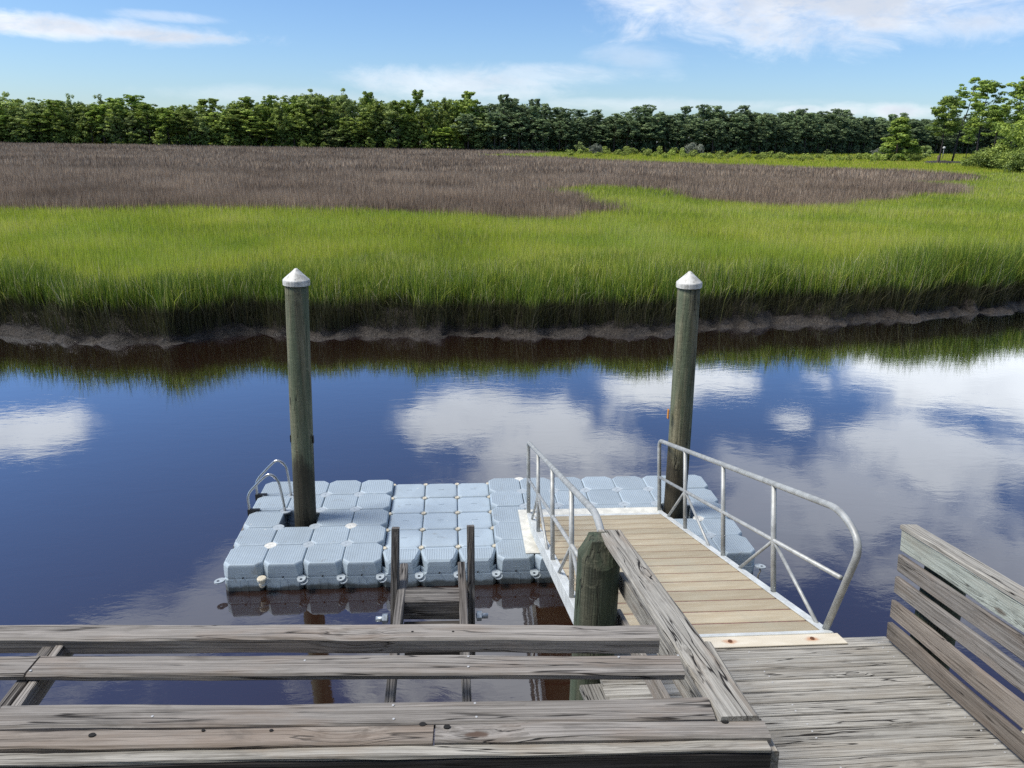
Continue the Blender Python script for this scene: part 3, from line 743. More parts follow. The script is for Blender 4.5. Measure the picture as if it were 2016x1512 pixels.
FOREST = [(-300, 275), (-160, 232), (-126, 234), (-55, 237), (21, 240), (70, 250), (110, 262), (175, 312), (230, 345), (300, 370), (420, 400)]
FX = np.array([p[0] for p in FOREST]); FY = np.array([p[1] for p in FOREST])
SKYLINE = [(-300, 200), (0, 190), (250, 195), (420, 204), (480, 193), (640, 178), (800, 187), (950, 193), (1080, 205), (1180, 221), (1250, 216), (1400, 214), (1600, 219), (1700, 227), (1800, 231), (2300, 235)]
def to_px(p):
    d = Vector(p)-CAM; z = d.dot(FW); return 1008+F_PX*d.dot(RT)/z, 756-F_PX*d.dot(UP)/z
def forest_height(x, y, g):
    """Tree height that reaches the photographed skyline from a tree standing at (x, y)."""
    u, v = to_px((x, y, 1.3)); top = np.interp(u, [s_[0] for s_ in SKYLINE], [s_[1] for s_ in SKYLINE])
    return at_y(u, top, y).z - g, u
rf = random.Random(5)
n_tree = 0
LAB = {'broad': 'rounded broadleaf tree', 'lit': 'sunlit green pine', 'pine': 'cloud-shaded slender pine'}
def stretch(u):
    for lim, txt in ((250, 'at the far left end of the far forest edge'), (480, 'in the far forest edge left of the left piling'), (720, 'in the far forest edge straight beyond the left piling'),
                     (930, 'in the far forest edge just left of the photo centre'), (1130, 'in the dark far forest edge left of the meadow shrubs'), (1400, 'in the dark far forest edge beyond the meadow shrubs'),
                     (1700, 'in the dark far forest edge right of the grey domed bush')):
        if u < lim: return txt
    return 'in the dark far forest edge behind the right shore pines'
x = -150.0
while x < 300:
    for row in (0, 1):
        xx = x + rf.uniform(-1.3, 1.3) + row*1.9; yy = float(np.interp(xx, FX, FY)) + row*6 + rf.uniform(-1.5, 1.5)
        g_ = float(ground_z(xx, yy)); Hh, u = forest_height(xx, yy, g_)
        left = u < 930 + rf.uniform(-40, 40)
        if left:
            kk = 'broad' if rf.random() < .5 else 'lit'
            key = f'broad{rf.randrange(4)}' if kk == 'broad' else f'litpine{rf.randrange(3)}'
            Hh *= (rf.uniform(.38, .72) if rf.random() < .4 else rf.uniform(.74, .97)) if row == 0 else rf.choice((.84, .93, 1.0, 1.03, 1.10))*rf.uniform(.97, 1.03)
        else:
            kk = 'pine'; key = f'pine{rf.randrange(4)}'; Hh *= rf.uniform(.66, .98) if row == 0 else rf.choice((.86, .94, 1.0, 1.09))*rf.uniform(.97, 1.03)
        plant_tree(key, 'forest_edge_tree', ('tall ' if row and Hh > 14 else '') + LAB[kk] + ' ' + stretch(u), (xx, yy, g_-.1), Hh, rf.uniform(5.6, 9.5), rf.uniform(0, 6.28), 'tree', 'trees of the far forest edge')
        n_tree += 1
    x += rf.uniform(2.6, 4.9)
# undergrowth and the deeper wood behind: one mass nobody could count
VV, TT = {'l': [], 'd': []}, {'l': [], 'd': []}
def stamp(k, proto, loc, sx, sz, rz, frac=.15):
    V = PROTO[proto]['V'].reshape(-1, 4, 3); sel = rng.permutation(len(V))[:int(len(V)*frac)]
    V = V[sel]; mid_ = V.mean(1, keepdims=True); V = (mid_+(V-mid_)*1.7).reshape(-1, 3)*np.array([sx, sx, sz]); c, s_ = math.cos(rz), math.sin(rz)
    V = np.stack([V[:, 0]*c-V[:, 1]*s_, V[:, 0]*s_+V[:, 1]*c, V[:, 2]], 1)+np.array(loc)
    VV[k].append(V); TT[k].append(PROTO[proto]['T'].reshape(-1, 4)[sel].ravel())
x = -160.0
while x < 320:
    for row in range(8):
        xx = x + rf.uniform(-2, 2); yy = float(np.interp(xx, FX, FY)) + (-2.2, 12, 18, 24, 2.0, 7.0, 14, 26)[row] + rf.uniform(-1.5, 1.5)
        g_ = float(ground_z(xx, yy)); Hh, u = forest_height(xx, yy, g_); left = u < 930
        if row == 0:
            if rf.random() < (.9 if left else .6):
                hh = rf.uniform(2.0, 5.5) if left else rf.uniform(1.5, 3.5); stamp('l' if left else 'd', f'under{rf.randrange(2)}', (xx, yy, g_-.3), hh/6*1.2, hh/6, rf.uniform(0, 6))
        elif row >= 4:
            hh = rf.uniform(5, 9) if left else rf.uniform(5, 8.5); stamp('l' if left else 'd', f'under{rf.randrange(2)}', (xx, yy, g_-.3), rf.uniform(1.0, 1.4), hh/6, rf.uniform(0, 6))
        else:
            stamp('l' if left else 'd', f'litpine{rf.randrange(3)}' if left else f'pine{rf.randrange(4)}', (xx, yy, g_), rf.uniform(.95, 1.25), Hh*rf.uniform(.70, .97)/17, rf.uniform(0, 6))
    x += 4.2
VV['n'], TT['n'] = [], []
for i in range(90):         # unseen trees added behind the camera to block low sky light
    a_ = R(-84 + 168*(i/89)); rad_ = rf.uniform(15, 24)
    stamp('n', f'broad{i % 4}', (3+math.sin(a_)*rad_*1.25, -9.5-math.cos(a_)*rad_, .6), rf.uniform(1.0, 1.4), rf.uniform(.75, 1.05), rf.uniform(0, 6), .09)
    stamp('n', f'under{i % 2}', (3+math.sin(a_)*rad_*1.15, -9.5-math.cos(a_)*rad_*.93, .5), 1.3, rf.uniform(.6, 1.0), rf.uniform(0, 6), .15)
for k, nm, mat, lab in (('n', 'sky_blocking_woodland', M['broad'], 'unseen woodland added behind the camera to block sky light'), ('l', 'deep_woodland', M['broad'], 'sunlit green woodland massed behind the left forest edge'), ('d', 'deep_pine_wood', M['pine'], 'cloud-shaded pine wood massed behind the right forest edge')):
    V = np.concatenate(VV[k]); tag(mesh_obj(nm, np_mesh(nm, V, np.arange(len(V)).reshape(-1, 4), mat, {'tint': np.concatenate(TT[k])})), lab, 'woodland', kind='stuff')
# a dark leafy floor behind the edge
bm = bmesh.new(); prev = None
for fx, fy in FOREST:
    a_ = bm.verts.new((fx, fy+1, float(ground_z(fx, fy+1))+.05)); c_ = bm.verts.new((fx*1.2, fy+260, 3.0))
    if prev: bm.faces.new((prev[0], a_, c_, prev[1]))
    prev = (a_, c_)
tag(mesh_obj('forest_ground', bm_mesh('forest_ground', bm, M['floor'])), kind='structure')

# the wooded point on the right
make_proto('rp_cone', 'cone', 10, 4.3, 110, 90, .42, M['pine_lit'], M['bark'], 101, flat=.6, trunk_r=.18, lo=.15)
make_proto('rp_b', 'pine', 17, 3.9, 80, 90, .42, M['pine_lit'], M['bark_dark'], 102, trunk_r=.19)
make_proto('rp_c', 'slim', 21, 3.2, 44, 70, .40, M['pine_lit'], M['bark_dark'], 103, lean=.10, trunk_r=.20, lo=.6)
make_proto('rp_d', 'pine', 21, 3.5, 85, 90, .42, M['pine_lit'], M['bark_dark'], 104, trunk_r=.24)
make_proto('rp_e', 'pine', 21, 4.4, 120, 90, .42, M['pine_lit'], M['bark'], 105, trunk_r=.24)
make_proto('rp_bush', 'shrub', 6, 5.0, 130, 80, .36, M['broad'], M['bark_dark'], 106, trunk_r=.12, lo=.1, flat=.7)
make_proto('rp_leafy', 'broad', 13, 5.5, 150, 80, .42, M['broad'], M['bark_dark'], 107, trunk_r=.22, lo=.2)
make_proto('small', 'broad', 4, 1.5, 40, 36, .28, M['broad_pale'], M['bark_dark'], 108, trunk_r=.06, lo=.3)
make_proto('low0', 'shrub', 1.6, 1.1, 26, 26, .22, M['shrub'], M['bark_dark'], 109, trunk_r=.04, lo=.2, limbs=4)
make_proto('low1', 'shrub', 1.6, 1.2, 26, 26, .22, M['shrub'], M['bark_dark'], 110, trunk_r=.04, lo=.2, limbs=4)
make_proto('grey', 'shrub', 3.4, 2.7, 60, 40, .26, M['shrub_grey'], M['bark_dark'], 111, trunk_r=.08, lo=.2)
make_proto('green', 'shrub', 3.4, 1.7, 45, 36, .26, M['broad_pale'], M['bark_dark'], 112, trunk_r=.08, lo=.2)
def right_tree(key, name, label, bx_, by_, top, wpx, cat='tree', rot=0.0, group=None):
    p = at_z(bx_, by_, 1.25); t_ = at_y(bx_, top, p.y); dist = (p-CAM).dot(FW)
    g_ = float(ground_z(p.x, p.y)); return plant_tree(key, name, label, (p.x, p.y, g_-.05), t_.z-g_, wpx/F_PX*dist, rot, cat, group)
right_tree('rp_cone', 'young_pine', 'young full pine with branches to the ground on the point', 1762, 316, 232, 92)
right_tree('rp_b', 'pine_tree', 'leftmost tall pine in the clump on the right shore', 1848, 319, 188, 72, rot=1.0)
right_tree('rp_c', 'pine_tree', 'tallest thin leaning pine with a sparse crown on the right shore', 1874, 319, 150, 62, rot=0)
right_tree('rp_d', 'pine_tree', 'straight dark-trunked pine right of the thin leaning one', 1918, 316, 156, 60, rot=2.2)
right_tree('rp_b', 'pine_tree', 'shorter slender pine between the leaning pine and the straight one', 1901, 312, 238, 34, rot=3.6)
right_tree('rp_e', 'pine_tree', 'broad-crowned pine at the right edge above the bushes', 1985, 318, 147, 84, rot=.7)
right_tree('rp_d', 'pine_tree', 'pine half hidden behind the bushes at the right edge', 1952, 312, 208, 50, rot=4.4)
right_tree('rp_leafy', 'leafy_tree', 'leafy broadleaf tree cut by the right edge of the photo', 2025, 333, 205, 120, rot=.4)
right_tree('rp_bush', 'large_bush', 'large round grey-green bush at the foot of the right shore', 1962, 331, 284, 104, 'bush', 1.3)
right_tree('rp_bush', 'large_bush', 'dark bush at the right edge below the leafy tree', 2012, 338, 292, 90, 'bush', 3.3)
right_tree('small', 'small_tree', 'small round tree between the young pine and the pine clump', 1821, 311, 284, 32)
right_tree('rp_bush', 'low_bush', 'low bush beside the dirt bank left of the large bush', 1915, 327, 312, 44, 'bush', 2.3)
right_tree('grey', 'grey_bush', 'grey twiggy bush at the left foot of the young pine', 1729, 313, 291, 30, 'bush')
right_tree('grey', 'grey_bush', 'grey-green domed bush standing alone in the bright meadow', 1363, 304, 280, 46, 'bush', 1.0)
right_tree('green', 'round_bush', 'small dark green tree at the left end of the meadow shrubs', 1143, 302, 278, 24, 'bush')
right_tree('grey', 'grey_bush', 'pale grey shrub beside the green one at the meadow end', 1172, 303, 282, 28, 'bush', 2.0)
right_tree('green', 'round_bush', 'small dark conical bush right of the meadow centre', 1628, 306, 293, 15, 'bush', 2.0)
right_tree('rp_bush', 'low_bush', 'yellowish bush at the right foot of the young pine', 1795, 317, 299, 40, 'bush', .3)
for i in range(64):
    u = 1125 + (i/64)**.9*640 + rf.uniform(-5, 5); f_ = (u-1125)/640
    v = 303 + 14*f_ + rf.uniform(-2.5, 3.5); hpx = rf.uniform(9, 19)*(1.0 if f_ < .35 else .8)
    right_tree(f'low{i % 2}', 'meadow_shrub', 'low yellow-green shrub in the bright strip before the dark forest', u, v, v-hpx, rf.uniform(11, 24), 'shrub', rf.uniform(0, 6), 'low shrubs of the bright meadow')
# dirt bank, stump post and globe lamp among the pines
p = at_z(1868, 323, 1.0); bm = bmesh.new()
for i in range(15):
    a = -1 + 2*i/14
    for j, (dy, dz) in enumerate(((-.8, -.3), (-.5, .6+.3*math.sin(i*2.1)), (.3, 1.15*(1-a*a)**.4+.15*math.sin(i*1.3)), (3.5, 1.2*(1-a*a)**.4))):
        bm.verts.new((p.x+a*5.5, p.y+dy+.4*math.sin(i*1.7+j), max(-.3, dz)+.55))
bm.verts.ensure_lookup_table()
for i in range(14):
    for j in range(3): bm.faces.new((bm.verts[i*4+j], bm.verts[i*4+4+j], bm.verts[i*4+5+j], bm.verts[i*4+1+j]))
tag(mesh_obj('dirt_bank', bm_mesh('dirt_bank', bm, M['mud'], smooth=True)), kind='structure')
p = at_z(1855, 312, 1.3); gq = float(ground_z(p.x, p.y)); topz = at_y(1855, 291, p.y).z
lamp = thing('globe_lamp', 'small white globe lamp on a post among the right pines', 'lamp', (p.x, p.y, gq))
tube('post', [(p.x, p.y, gq-.1), (p.x, p.y, topz-.2)], .07, M['alu'], lamp, 8)
bm = bmesh.new(); bmesh.ops.create_uvsphere(bm, u_segments=14, v_segments=9, radius=.42); bmesh.ops.translate(bm, verts=bm.verts, vec=(p.x, p.y, topz))
mesh_obj('globe', bm_mesh('globe', bm, M['cap'], smooth=True), lamp)
p = at_z(1846, 322, 1.1); gq = float(ground_z(p.x, p.y)); topz = at_y(1846, 306, p.y).z
bm = lathe(bmesh.new(), [(0.32, gq-.2), (.30, gq+.8), (.29, topz-.08), (.2, topz), (0, topz+.02)], 10, (p.x, p.y))
tag(mesh_obj('stump_post', bm_mesh('stump_post', bm, M['bark'], smooth=True)), 'short stout wooden post on the dirt bank by the pines', 'post')

# ================================================================== FLOATING DOCK
TOP = .385
NX, NY = 14, 5
HOLES = {(1, 2), (12, 2)}
def octo(hw, cut, z, bm, wob=0):
    a = hw; c = hw-cut
    return [bm.verts.new(q) for q in ((-c, -a, z), (c, -a, z), (a, -c, z), (a, c, z), (c, a, z), (-c, a, z), (-a, c, z), (-a, -c, z))]
def loft(bm, rings, mi=None):
    for r0, r1 in zip(rings, rings[1:]):
        n = len(r0)
        for k in range(n): bm.faces.new((r0[k], r0[(k+1) % n], r1[(k+1) % n], r1[k]))
def float_mesh():
    bm = bmesh.new()
    lv = [(.236, .05, -.06), (.243, .048, .0), (.246, .048, .165), (.242, .055, .178), (.242, .060, .186), (.2465, .060, .20), (.2475, .066, .29), (.2475, .072, .345), (.2455, .078, .364), (.241, .082, .377), (.234, .083, .3835), (.225, .082, TOP)]
    rings = [octo(*q, bm) for q in lv]; loft(bm, rings)
    top = bm.faces.new(rings[-1]); bm.faces.new(list(reversed(rings[0])))
    top.material_index = 1
    # shallow raised panel ribs and a drain plug on each side
    for a in range(4):
        mt = Matrix.Rotation(a*math.pi/2, 4, 'Z')
        for (cx, cz, sx, sz) in ((-.05, .08, .012, .16), (.05, .08, .012, .16), (0, .255, .10, .008)):
            vs0 = len(bm.verts); bx(bm, (cx, -.2455, cz), (sx, .006, sz)); bm.verts.ensure_lookup_table()
            bmesh.ops.transform(bm, matrix=mt, verts=bm.verts[vs0:])
    return bm_mesh('float_cube', bm, [M['float'], M['float_top']])
def low_mesh():
    bm = bmesh.new()
    lv = [(.236, .05, -.06), (.244, .045, .0), (.246, .045, .24), (.246, .05, .275), (.242, .055, .292), (.232, .055, .301), (.21, .055, .305)]
    rings = [octo(*q, bm) for q in lv]; loft(bm, rings); bm.faces.new(rings[-1]); bm.faces.new(list(reversed(rings[0])))
    bx(bm, (0, .01, .3065), (.085, .012, .005))
    return bm_mesh('low_float', bm, [M['float']])
def ramp_mesh():
    """Front float of the drive-on bay: low smooth back that climbs to the studded front."""
    bm = bmesh.new()
    lv = [(.236, .05, -.06), (.246, .048, .0), (.246, .048, .165), (.242, .055, .178), (.242, .060, .186), (.246, .085, .20), (.2465, .09, .26)]
    rings = [octo(*q, bm) for q in lv]; loft(bm, rings); bm.faces.new(list(reversed(rings[0])))
    r = rings[-1]
    xs = (-.2465, -.225, .225, .2465)
    prof = [(-.2465, .30), (-.243, .355), (-.225, .381), (-.20, TOP), (.02, TOP), (.075, .372), (.13, .318), (.16, .306), (.232, .301), (.2465, .285)]
    grid = []
    for y, z in prof:
        cut = max(0, .10-(.2465+y)) if y < 0 else max(0, .05-(.2465-y))
        hw = .2465-cut*.95
        grid.append([bm.verts.new((-hw, y, z-.028)), bm.verts.new((-hw+.022, y, z)), bm.verts.new((hw-.022, y, z)), bm.verts.new((hw, y, z-.028))])
    for i, (a, c) in enumerate(zip(grid, grid[1:])):
        for k in range(3):
            f_ = bm.faces.new((a[k], a[k+1], c[k+1], c[k]))
            if k == 1 and 2 <= i <= 4: f_.material_index = 1
    for i, (a, c) in enumerate(zip(grid, grid[1:])):      # side skirts
        for k, sgn in ((0, -1), (3, 1)):
            v0 = bm.verts.new((a[k].co.x, a[k].co.y, .2)); v1 = bm.verts.new((c[k].co.x, c[k].co.y, .2)); bm.faces.new((a[k], c[k], v1, v0))
    for a in (grid[0], grid[-1]):
        bm.faces.new(a + [bm.verts.new((a[3].co.x, a[3].co.y, .2)), bm.verts.new((a[0].co.x, a[0].co.y, .2))])
    bx(bm, (0, .19, .306), (.085, .012, .005))
    return bm_mesh('ramp_float', bm, [M['float'], M['float_top']])
dock = thing('floating_dock', 'pale blue-grey modular plastic floating dock between the two tall pilings', 'floating dock', (3.5, 1.25, 0))
ME_F, ME_L, ME_R = float_mesh(), low_mesh(), ramp_mesh()
for me in (ME_F, ME_L, ME_R):
    me.polygons.foreach_set('use_smooth', [False]*len(me.polygons))
FRONT = {}
for i in range(NX):
    for j in range(NY):
        if (i, j) in HOLES: continue
        mid = 4 <= i <= 6
        me, nm = (ME_R, 'entry_float') if mid and j == 0 else (ME_L, 'low_float') if mid else (ME_F, 'float_cube')
        q = Matrix.Translation((i*.5+.25+random.uniform(-.003, .003), j*.5+.25+random.uniform(-.003, .003), random.uniform(-.004, .004))) @ Matrix.Rotation(random.uniform(-.006, .006), 4, 'Z') @ Matrix.Rotation(random.uniform(-.008, .008), 4, 'X')
        o = mesh_obj(nm, me, dock, q)
        if j == 0: FRONT[i] = o
bm = lathe(bmesh.new(), [(.078, -.03), (.082, -.006), (.079, .0), (.070, .003), (.066, .001), (.012, .002), (.010, -.002), (0, -.002)], 20); ME_D = bm_mesh('connector_disc', bm, M['disc'], smooth=False)
bm = lathe(bmesh.new(), [(.078, -.03), (.082, -.006), (.079, .0), (.070, .003), (.066, .001), (.012, .002), (.010, -.002), (0, -.002)], 20); ME_DW = bm_mesh('connector_disc', bm, M['disc_white'], smooth=False)
bm = lathe(bmesh.new(), [(.034, -.06), (.036, .002), (.030, .010), (.018, .011), (.015, .006), (0, .006)], 14); ME_P = bm_mesh('connector_pin', bm, M['cream'], smooth=False)
ME_N = bm_mesh('well', lathe(bmesh.new(), [(.085, .0), (.08, .10), (.03, .13), (0, .13)], 12), M['float'])
for i in range(1, NX):
    for j in range(1, NY):
        if 5 <= i <= 6 or i == 4 or i == 7:
            o = mesh_obj('connector_pin', ME_P, dock, Matrix.Translation((i*.5, j*.5, .292)))
        else:
            white = (i, j) in {(1, 1), (3, 2), (13, 2)}
            mesh_obj('connector_disc', ME_DW if white else ME_D, dock, Matrix.Translation((i*.5, j*.5, TOP-.006)) @ Matrix.Rotation(random.uniform(0, 3), 4, 'Z'))
for i in (4, 7, 5, 6):
    mesh_obj('connector_pin', ME_P, dock, Matrix.Translation((i*.5, NY*.5-.02, .292)))
for i in (1, 8):
    mesh_obj('connector_disc', ME_DW, dock, Matrix.Translation((i*.5, NY*.5-.03, TOP-.02)))
# connector lugs: flat eyes at mid height where two floats meet
def lug_mesh():
    bm = bmesh.new(); n = 14
    def ring(rx, ry, z, y0): return [bm.verts.new((rx*math.cos(2*math.pi*k/n), y0+ry*math.sin(2*math.pi*k/n), z)) for k in range(n)]
    o0, o1, i0, i1 = ring(.055, .072, -.008, -.03), ring(.055, .072, .008, -.03), ring(.020, .020, -.008, -.05), ring(.020, .020, .008, -.05)
    for a, c in ((o0, o1), (i1, i0), (o1, i1), (i0, o0)):
        for k in range(n): bm.faces.new((a[k], a[(k+1) % n], c[(k+1) % n], c[k]))
    return bm_mesh('lug', bm, M['disc'])
ME_LUG = lug_mesh()
for i in range(NX+1):
    if i == 0:
        mesh_obj('lug', ME_LUG, dock, Matrix.Translation((-.012, -.012, .185)) @ Matrix.Rotation(-math.pi/4, 4, 'Z'))
    elif i == NX:
        mesh_obj('lug', ME_LUG, dock, Matrix.Translation((NX*.5+.02, -.01, .185)) @ Matrix.Rotation(math.pi/3, 4, 'Z'))
    else:
        mesh_obj('lug', ME_LUG, dock, Matrix.Translation((i*.5-.012, -.005, .192)) @ Matrix.Rotation(.12, 4, 'X'))
        mesh_obj('lug', ME_LUG, dock, Matrix.Translation((i*.5+.02, -.02, .158)) @ Matrix.Rotation(.12, 4, 'X') @ Matrix.Scale(.92, 4))
for j in range(1, NY):
    mesh_obj('lug', ME_LUG, dock, Matrix.Translation((.0, j*.5, .185)) @ Matrix.Rotation(-math.pi/2, 4, 'Z'))
    mesh_obj('lug', ME_LUG, dock, Matrix.Translation((NX*.5, j*.5, .185)) @ Matrix.Rotation(math.pi/2, 4, 'Z'))
bm = lathe(bmesh.new(), [(.03, -.10), (.042, -.06), (.045, -.01), (.058, .0), (.060, .022), (.052, .032), (0, .034)], 16)
mesh_obj('end_bolt', bm_mesh('end_bolt', bm, M['cream']), dock, Matrix.Translation((.5, -.065, .205)))
bm = lathe(bmesh.new(), [(.010, -.012), (.010, .012), (0, .014)], 8); ME_PL = bm_mesh('drain_plug', bm, M['black'])
for i in range(NX):
    mesh_obj('drain_plug', ME_PL, FRONT[i], Matrix.Translation((i*.5+.25, -.0, .20)) @ Matrix.Rotation(math.pi/2, 4, 'X'))
# rope tail hanging from the right corner lug
tube('rope_tail', [(7.03+.012*math.sin(k*1.9), -.05+.01*math.cos(k*2.3), .18-.05*k) for k in range(6)], .011, M['rail'], dock, 6)

# swim ladder on the dock's left end
lad = thing('swim_ladder', 'curved stainless swim ladder on the left end of the floating dock', 'ladder', (.2, 1.75, .38))
for Yl, pxs in ((1.5, [(561.5, 1006), (556, 977), (548, 945), (531, 931), (513, 945), (486.5, 974), (493, 1014)]), (2.0, [(573.5, 977), (570, 952), (563, 915), (545, 904), (528, 920), (503, 948), (508, 985)])):
    pts = [at_y(u, v, Yl) for u, v in pxs]
    pts[0].z = TOP-.03; e = pts[-1]
    pts.append(Vector((e.x-.005, Yl, -.9)))
    tube('handrail', fillet(pts, [.3, .3, .12, .16, .16, .10, .10, .1], 5), .019, M['steel'], lad, 10)
    bm = bx(bmesh.new(), (e.x+.02, Yl, .36), (.10, .055, .10)); bx(bm, (e.x+.06, Yl, .405), (.16, .05, .014))
    mesh_obj('bracket', bm_mesh('bracket', bm, M['black']), lad)
for zz_ in (.12, -.16, -.44):
    tube('rung', [(at_y(493, 1014, 1.5).x, 1.5, zz_), (at_y(508, 985, 2.0).x, 2.0, zz_)], .016, M['steel'], lad, 8)
plank('fender_strip', (-.035, .7, .22), (-.035, 1.35, .24), .10, .03, M['board'], lad, up=(-1, 0, 0))

# ------------------------------------------------------------------ mooring piles
def pile(name, label, base, top_px, r0, r1, bend, extras):
    bx_, by_ = base; tp = at_y(top_px[0], top_px[1], by_); top = Vector((tp.x, by_, tp.z))
    o = thing(name, label, 'piling', (bx_, by_, 0), 'white-capped mooring pilings'); bm = bmesh.new(); n = 22; rings = []; K = 26
    def axis(t): return Vector((bx_, by_, -1.2)).lerp(top, t) + Vector((math.sin(t*math.pi)*bend, 0, 0))
    for k in range(K+1):
        t = k/K; c = axis(t); r = r0+(r1-r0)*t
        rings.append([bm.verts.new(c + Vector((math.cos(a), math.sin(a), 0))*(r*(1+.022*mnoise.noise((math.cos(a)*1.5, math.sin(a)*1.5, t*5+bx_))))) for a in [2*math.pi*q/n for q in range(n)]])
    loft(bm, rings); bm.faces.new(rings[-1])
    me = bm_mesh('post', bm, M['pile'], smooth=True); mesh_obj('post', me, o)
    ax = (axis(1)-axis(.8)).normalized(); q = Matrix.Translation(top) @ Vector((0, 0, 1)).rotation_difference(ax).to_matrix().to_4x4()
    rc = r1+.022
    bm = lathe(bmesh.new(), [(rc-.012, -.062), (rc, -.062), (rc+.001, -.02), (rc, .0), (rc*.97, .010), (rc*.5, .082), (.018, .148), (0, .153)], 28)
    mesh_obj('cap', bm_mesh('cap', bm, M['cap'], smooth=False), o, q)
    extras(o, axis); return o
def ex_left(o, axis):
    for zz_, sg in ((1.62, -1), (1.60, 1)):
        bm = bx(bmesh.new(), (axis(.6).x+sg*.152, 1.22, zz_), (.012, .05, .10)); mesh_obj('strap_end', bm_mesh('strap_end', bm, M['black']), o)
def ex_right(o, axis):
    c = at_y(1313, 814, 1.22)
    bm = bx(bmesh.new(), (c.x+.012, 1.20, c.z), (.014, .06, .135)); mesh_obj('orange_tag', bm_mesh('orange_tag', bm, M['orange']), o)
    c2 = at_y(1354, 814, 1.22)
    bm = bx(bmesh.new(), (c2.x-.006, 1.2, c2.z), (.012, .06, .125)); mesh_obj('strap_end', bm_mesh('strap_end', bm, M['black']), o)
pile('mooring_pile', 'left tall wooden piling with a white pointed cap standing through the dock', (.795, 1.25), (583.5, 551), .152, .150, -.012, ex_left)
pile('mooring_pile', 'right tall wooden piling with a white pointed cap and an orange tag', (6.235, 1.27), (1357, 556), .165, .152, .015, ex_right)

# ------------------------------------------------------------------ gangway
GX0, GX1 = 4.03, 5.97
GY0, GY1 = .98, -3.72                 # far end on the float, near end on the ramp
SLP = math.atan(.2905)
def gz(y): return .757 - .2905*y       # deck surface
GU = Vector((0, -math.cos(SLP), math.sin(SLP))); GN = Vector((0, math.sin(SLP), math.cos(SLP)))
gang = thing('gangway', 'aluminium gangway with tan ribbed deck sloping down to the floating dock', 'gangway', (5.0, GY0, .47))
Lg = (Vector((0, GY1, gz(GY1)))-Vector((0, GY0, gz(GY0)))).length
NP = 16; step = Lg/NP
g0 = Vector((0, GY0, gz(GY0)))
for k in range(NP):
    c = g0 + GU*(step*(k+.5)) - GN*.013
    plank('deck_plank', (GX0+.05, c.y, c.z), (GX1-.05, c.y, c.z), step-.034, .026, M['deck'], gang, up=GN, bev=.004, seed=k)
    s = g0 + GU*(step*k+.0) - GN*.016
    if k: plank('seam_strip', (GX0+.05, s.y, s.z), (GX1-.05, s.y, s.z), .038, .018, M['deck_seam'], gang, up=GN, bev=.002)
for X in (GX0, GX1):
    a = g0 + GU*(-.22) - GN*.075; e = g0 + GU*(Lg+.02) - GN*.075
    plank('side_beam', (X, a.y, a.z), (X, e.y, e.z), .055, .17, M['alu_white'], gang, up=GN, bev=.004)
    a = g0 + GU*(-.10) + GN*.010; e = g0 + GU*(Lg) + GN*.010
    plank('edge_strip', (X + (.042 if X < 5 else -.042), a.y, a.z), (X + (.042 if X < 5 else -.042), e.y, e.z), .03, .012, M['alu_white'], gang, up=GN, bev=.002)
for k in (1, 5, 9, 13):
    c = g0 + GU*(step*k) - GN*.09
    plank('cross_member', (GX0, c.y, c.z), (GX1, c.y, c.z), .06, .10, M['alu_white'], gang, up=GN, bev=.003)
c = g0 + GU*(-.05) - GN*.012
plank('end_plate', (GX0, c.y, c.z), (GX1, c.y, c.z), .16, .012, M['alu_white'], gang, up=GN, bev=.002)
rail_h = 1.04
POSTY = [0.0, -1.36, -2.67]
def on_deck(X, y, h=0.0):
    b_ = Vector((X, y, gz(y))); return b_ + GN*h
for X in (GX0, GX1):
    s = g0 + GU*(-.24); s.x = X
    yb = GY1+.10
    foot = on_deck(X, yb, -.05)
    topn = on_deck(X, GY1+.42, rail_h); kn = on_deck(X, GY1-.20, rail_h-.02); kn2 = on_deck(X, GY1-.20, rail_h-.35)
    path = [s - GN*.06, s + GN*rail_h, topn, on_deck(X, GY1-.16, rail_h-.0), on_deck(X, GY1-.47, rail_h-.20), foot]
    tube('handrail', fillet(path, [0, .12, .1, .20, .30, .05], 7), .0285, M['alu'], gang, 12)
    tube('mid_rail', [s + GN*.50, on_deck(X, GY1-.17, .50)], .021, M['alu'], gang, 10)
    for y in POSTY:
        tube('rail_post', [on_deck(X, y, -.10), on_deck(X, y, rail_h)], .0255, M['alu'], gang, 10)
    sgn = 1 if X > 5 else -1
    br = [((0.0, .50), (.78, .0)), ((0.0, .50), (-1.0, -.05)), ((-2.67, .50), (-1.75, -.05)), ((-2.67, .50), (-3.52, .0))]
    for (ya, ha), (yb_, hb) in br:
        tube('brace', [on_deck(X, ya, ha), on_deck(X, yb_, hb)], .017, M['alu'], gang, 8)
# near landing plate resting on the ramp
RY0 = -3.80; RZ0 = 1.845
RS = math.radians(9.8)
def rz(y): return RZ0 + (RY0-y)*math.tan(RS)
RU = Vector((0, -math.cos(RS), math.sin(RS))); RN = Vector((0, math.sin(RS), math.cos(RS)))
a = Vector((GX0+.02, GY1-.11, rz(GY1-.11)+.012))
lp_ = plank('landing_plate', a, (GX1+.05, a.y, a.z), .17, .010, M['flange'], gang, up=RN, bev=.002)
c = Vector((GX0, GY1-.005, gz(GY1)+.004)); plank('hinge_strip', c, (GX1, c.y, c.z), .055, .03, M['alu_white'], gang, up=GN, bev=.004)
for bxp in (.42, 1.05, 1.72):
    bm = lathe(bmesh.new(), [(.017, .0), (.017, .011), (.008, .013), (0, .013)], 8)
    mesh_obj('bolt', bm_mesh('bolt', bm, M['rust']), lp_, Matrix.Translation((a.x+bxp, a.y, a.z+.004)))
bm = bmesh.new(); q = [at_z(1022, 1007, .395), at_z(1036, 1089, .395)]
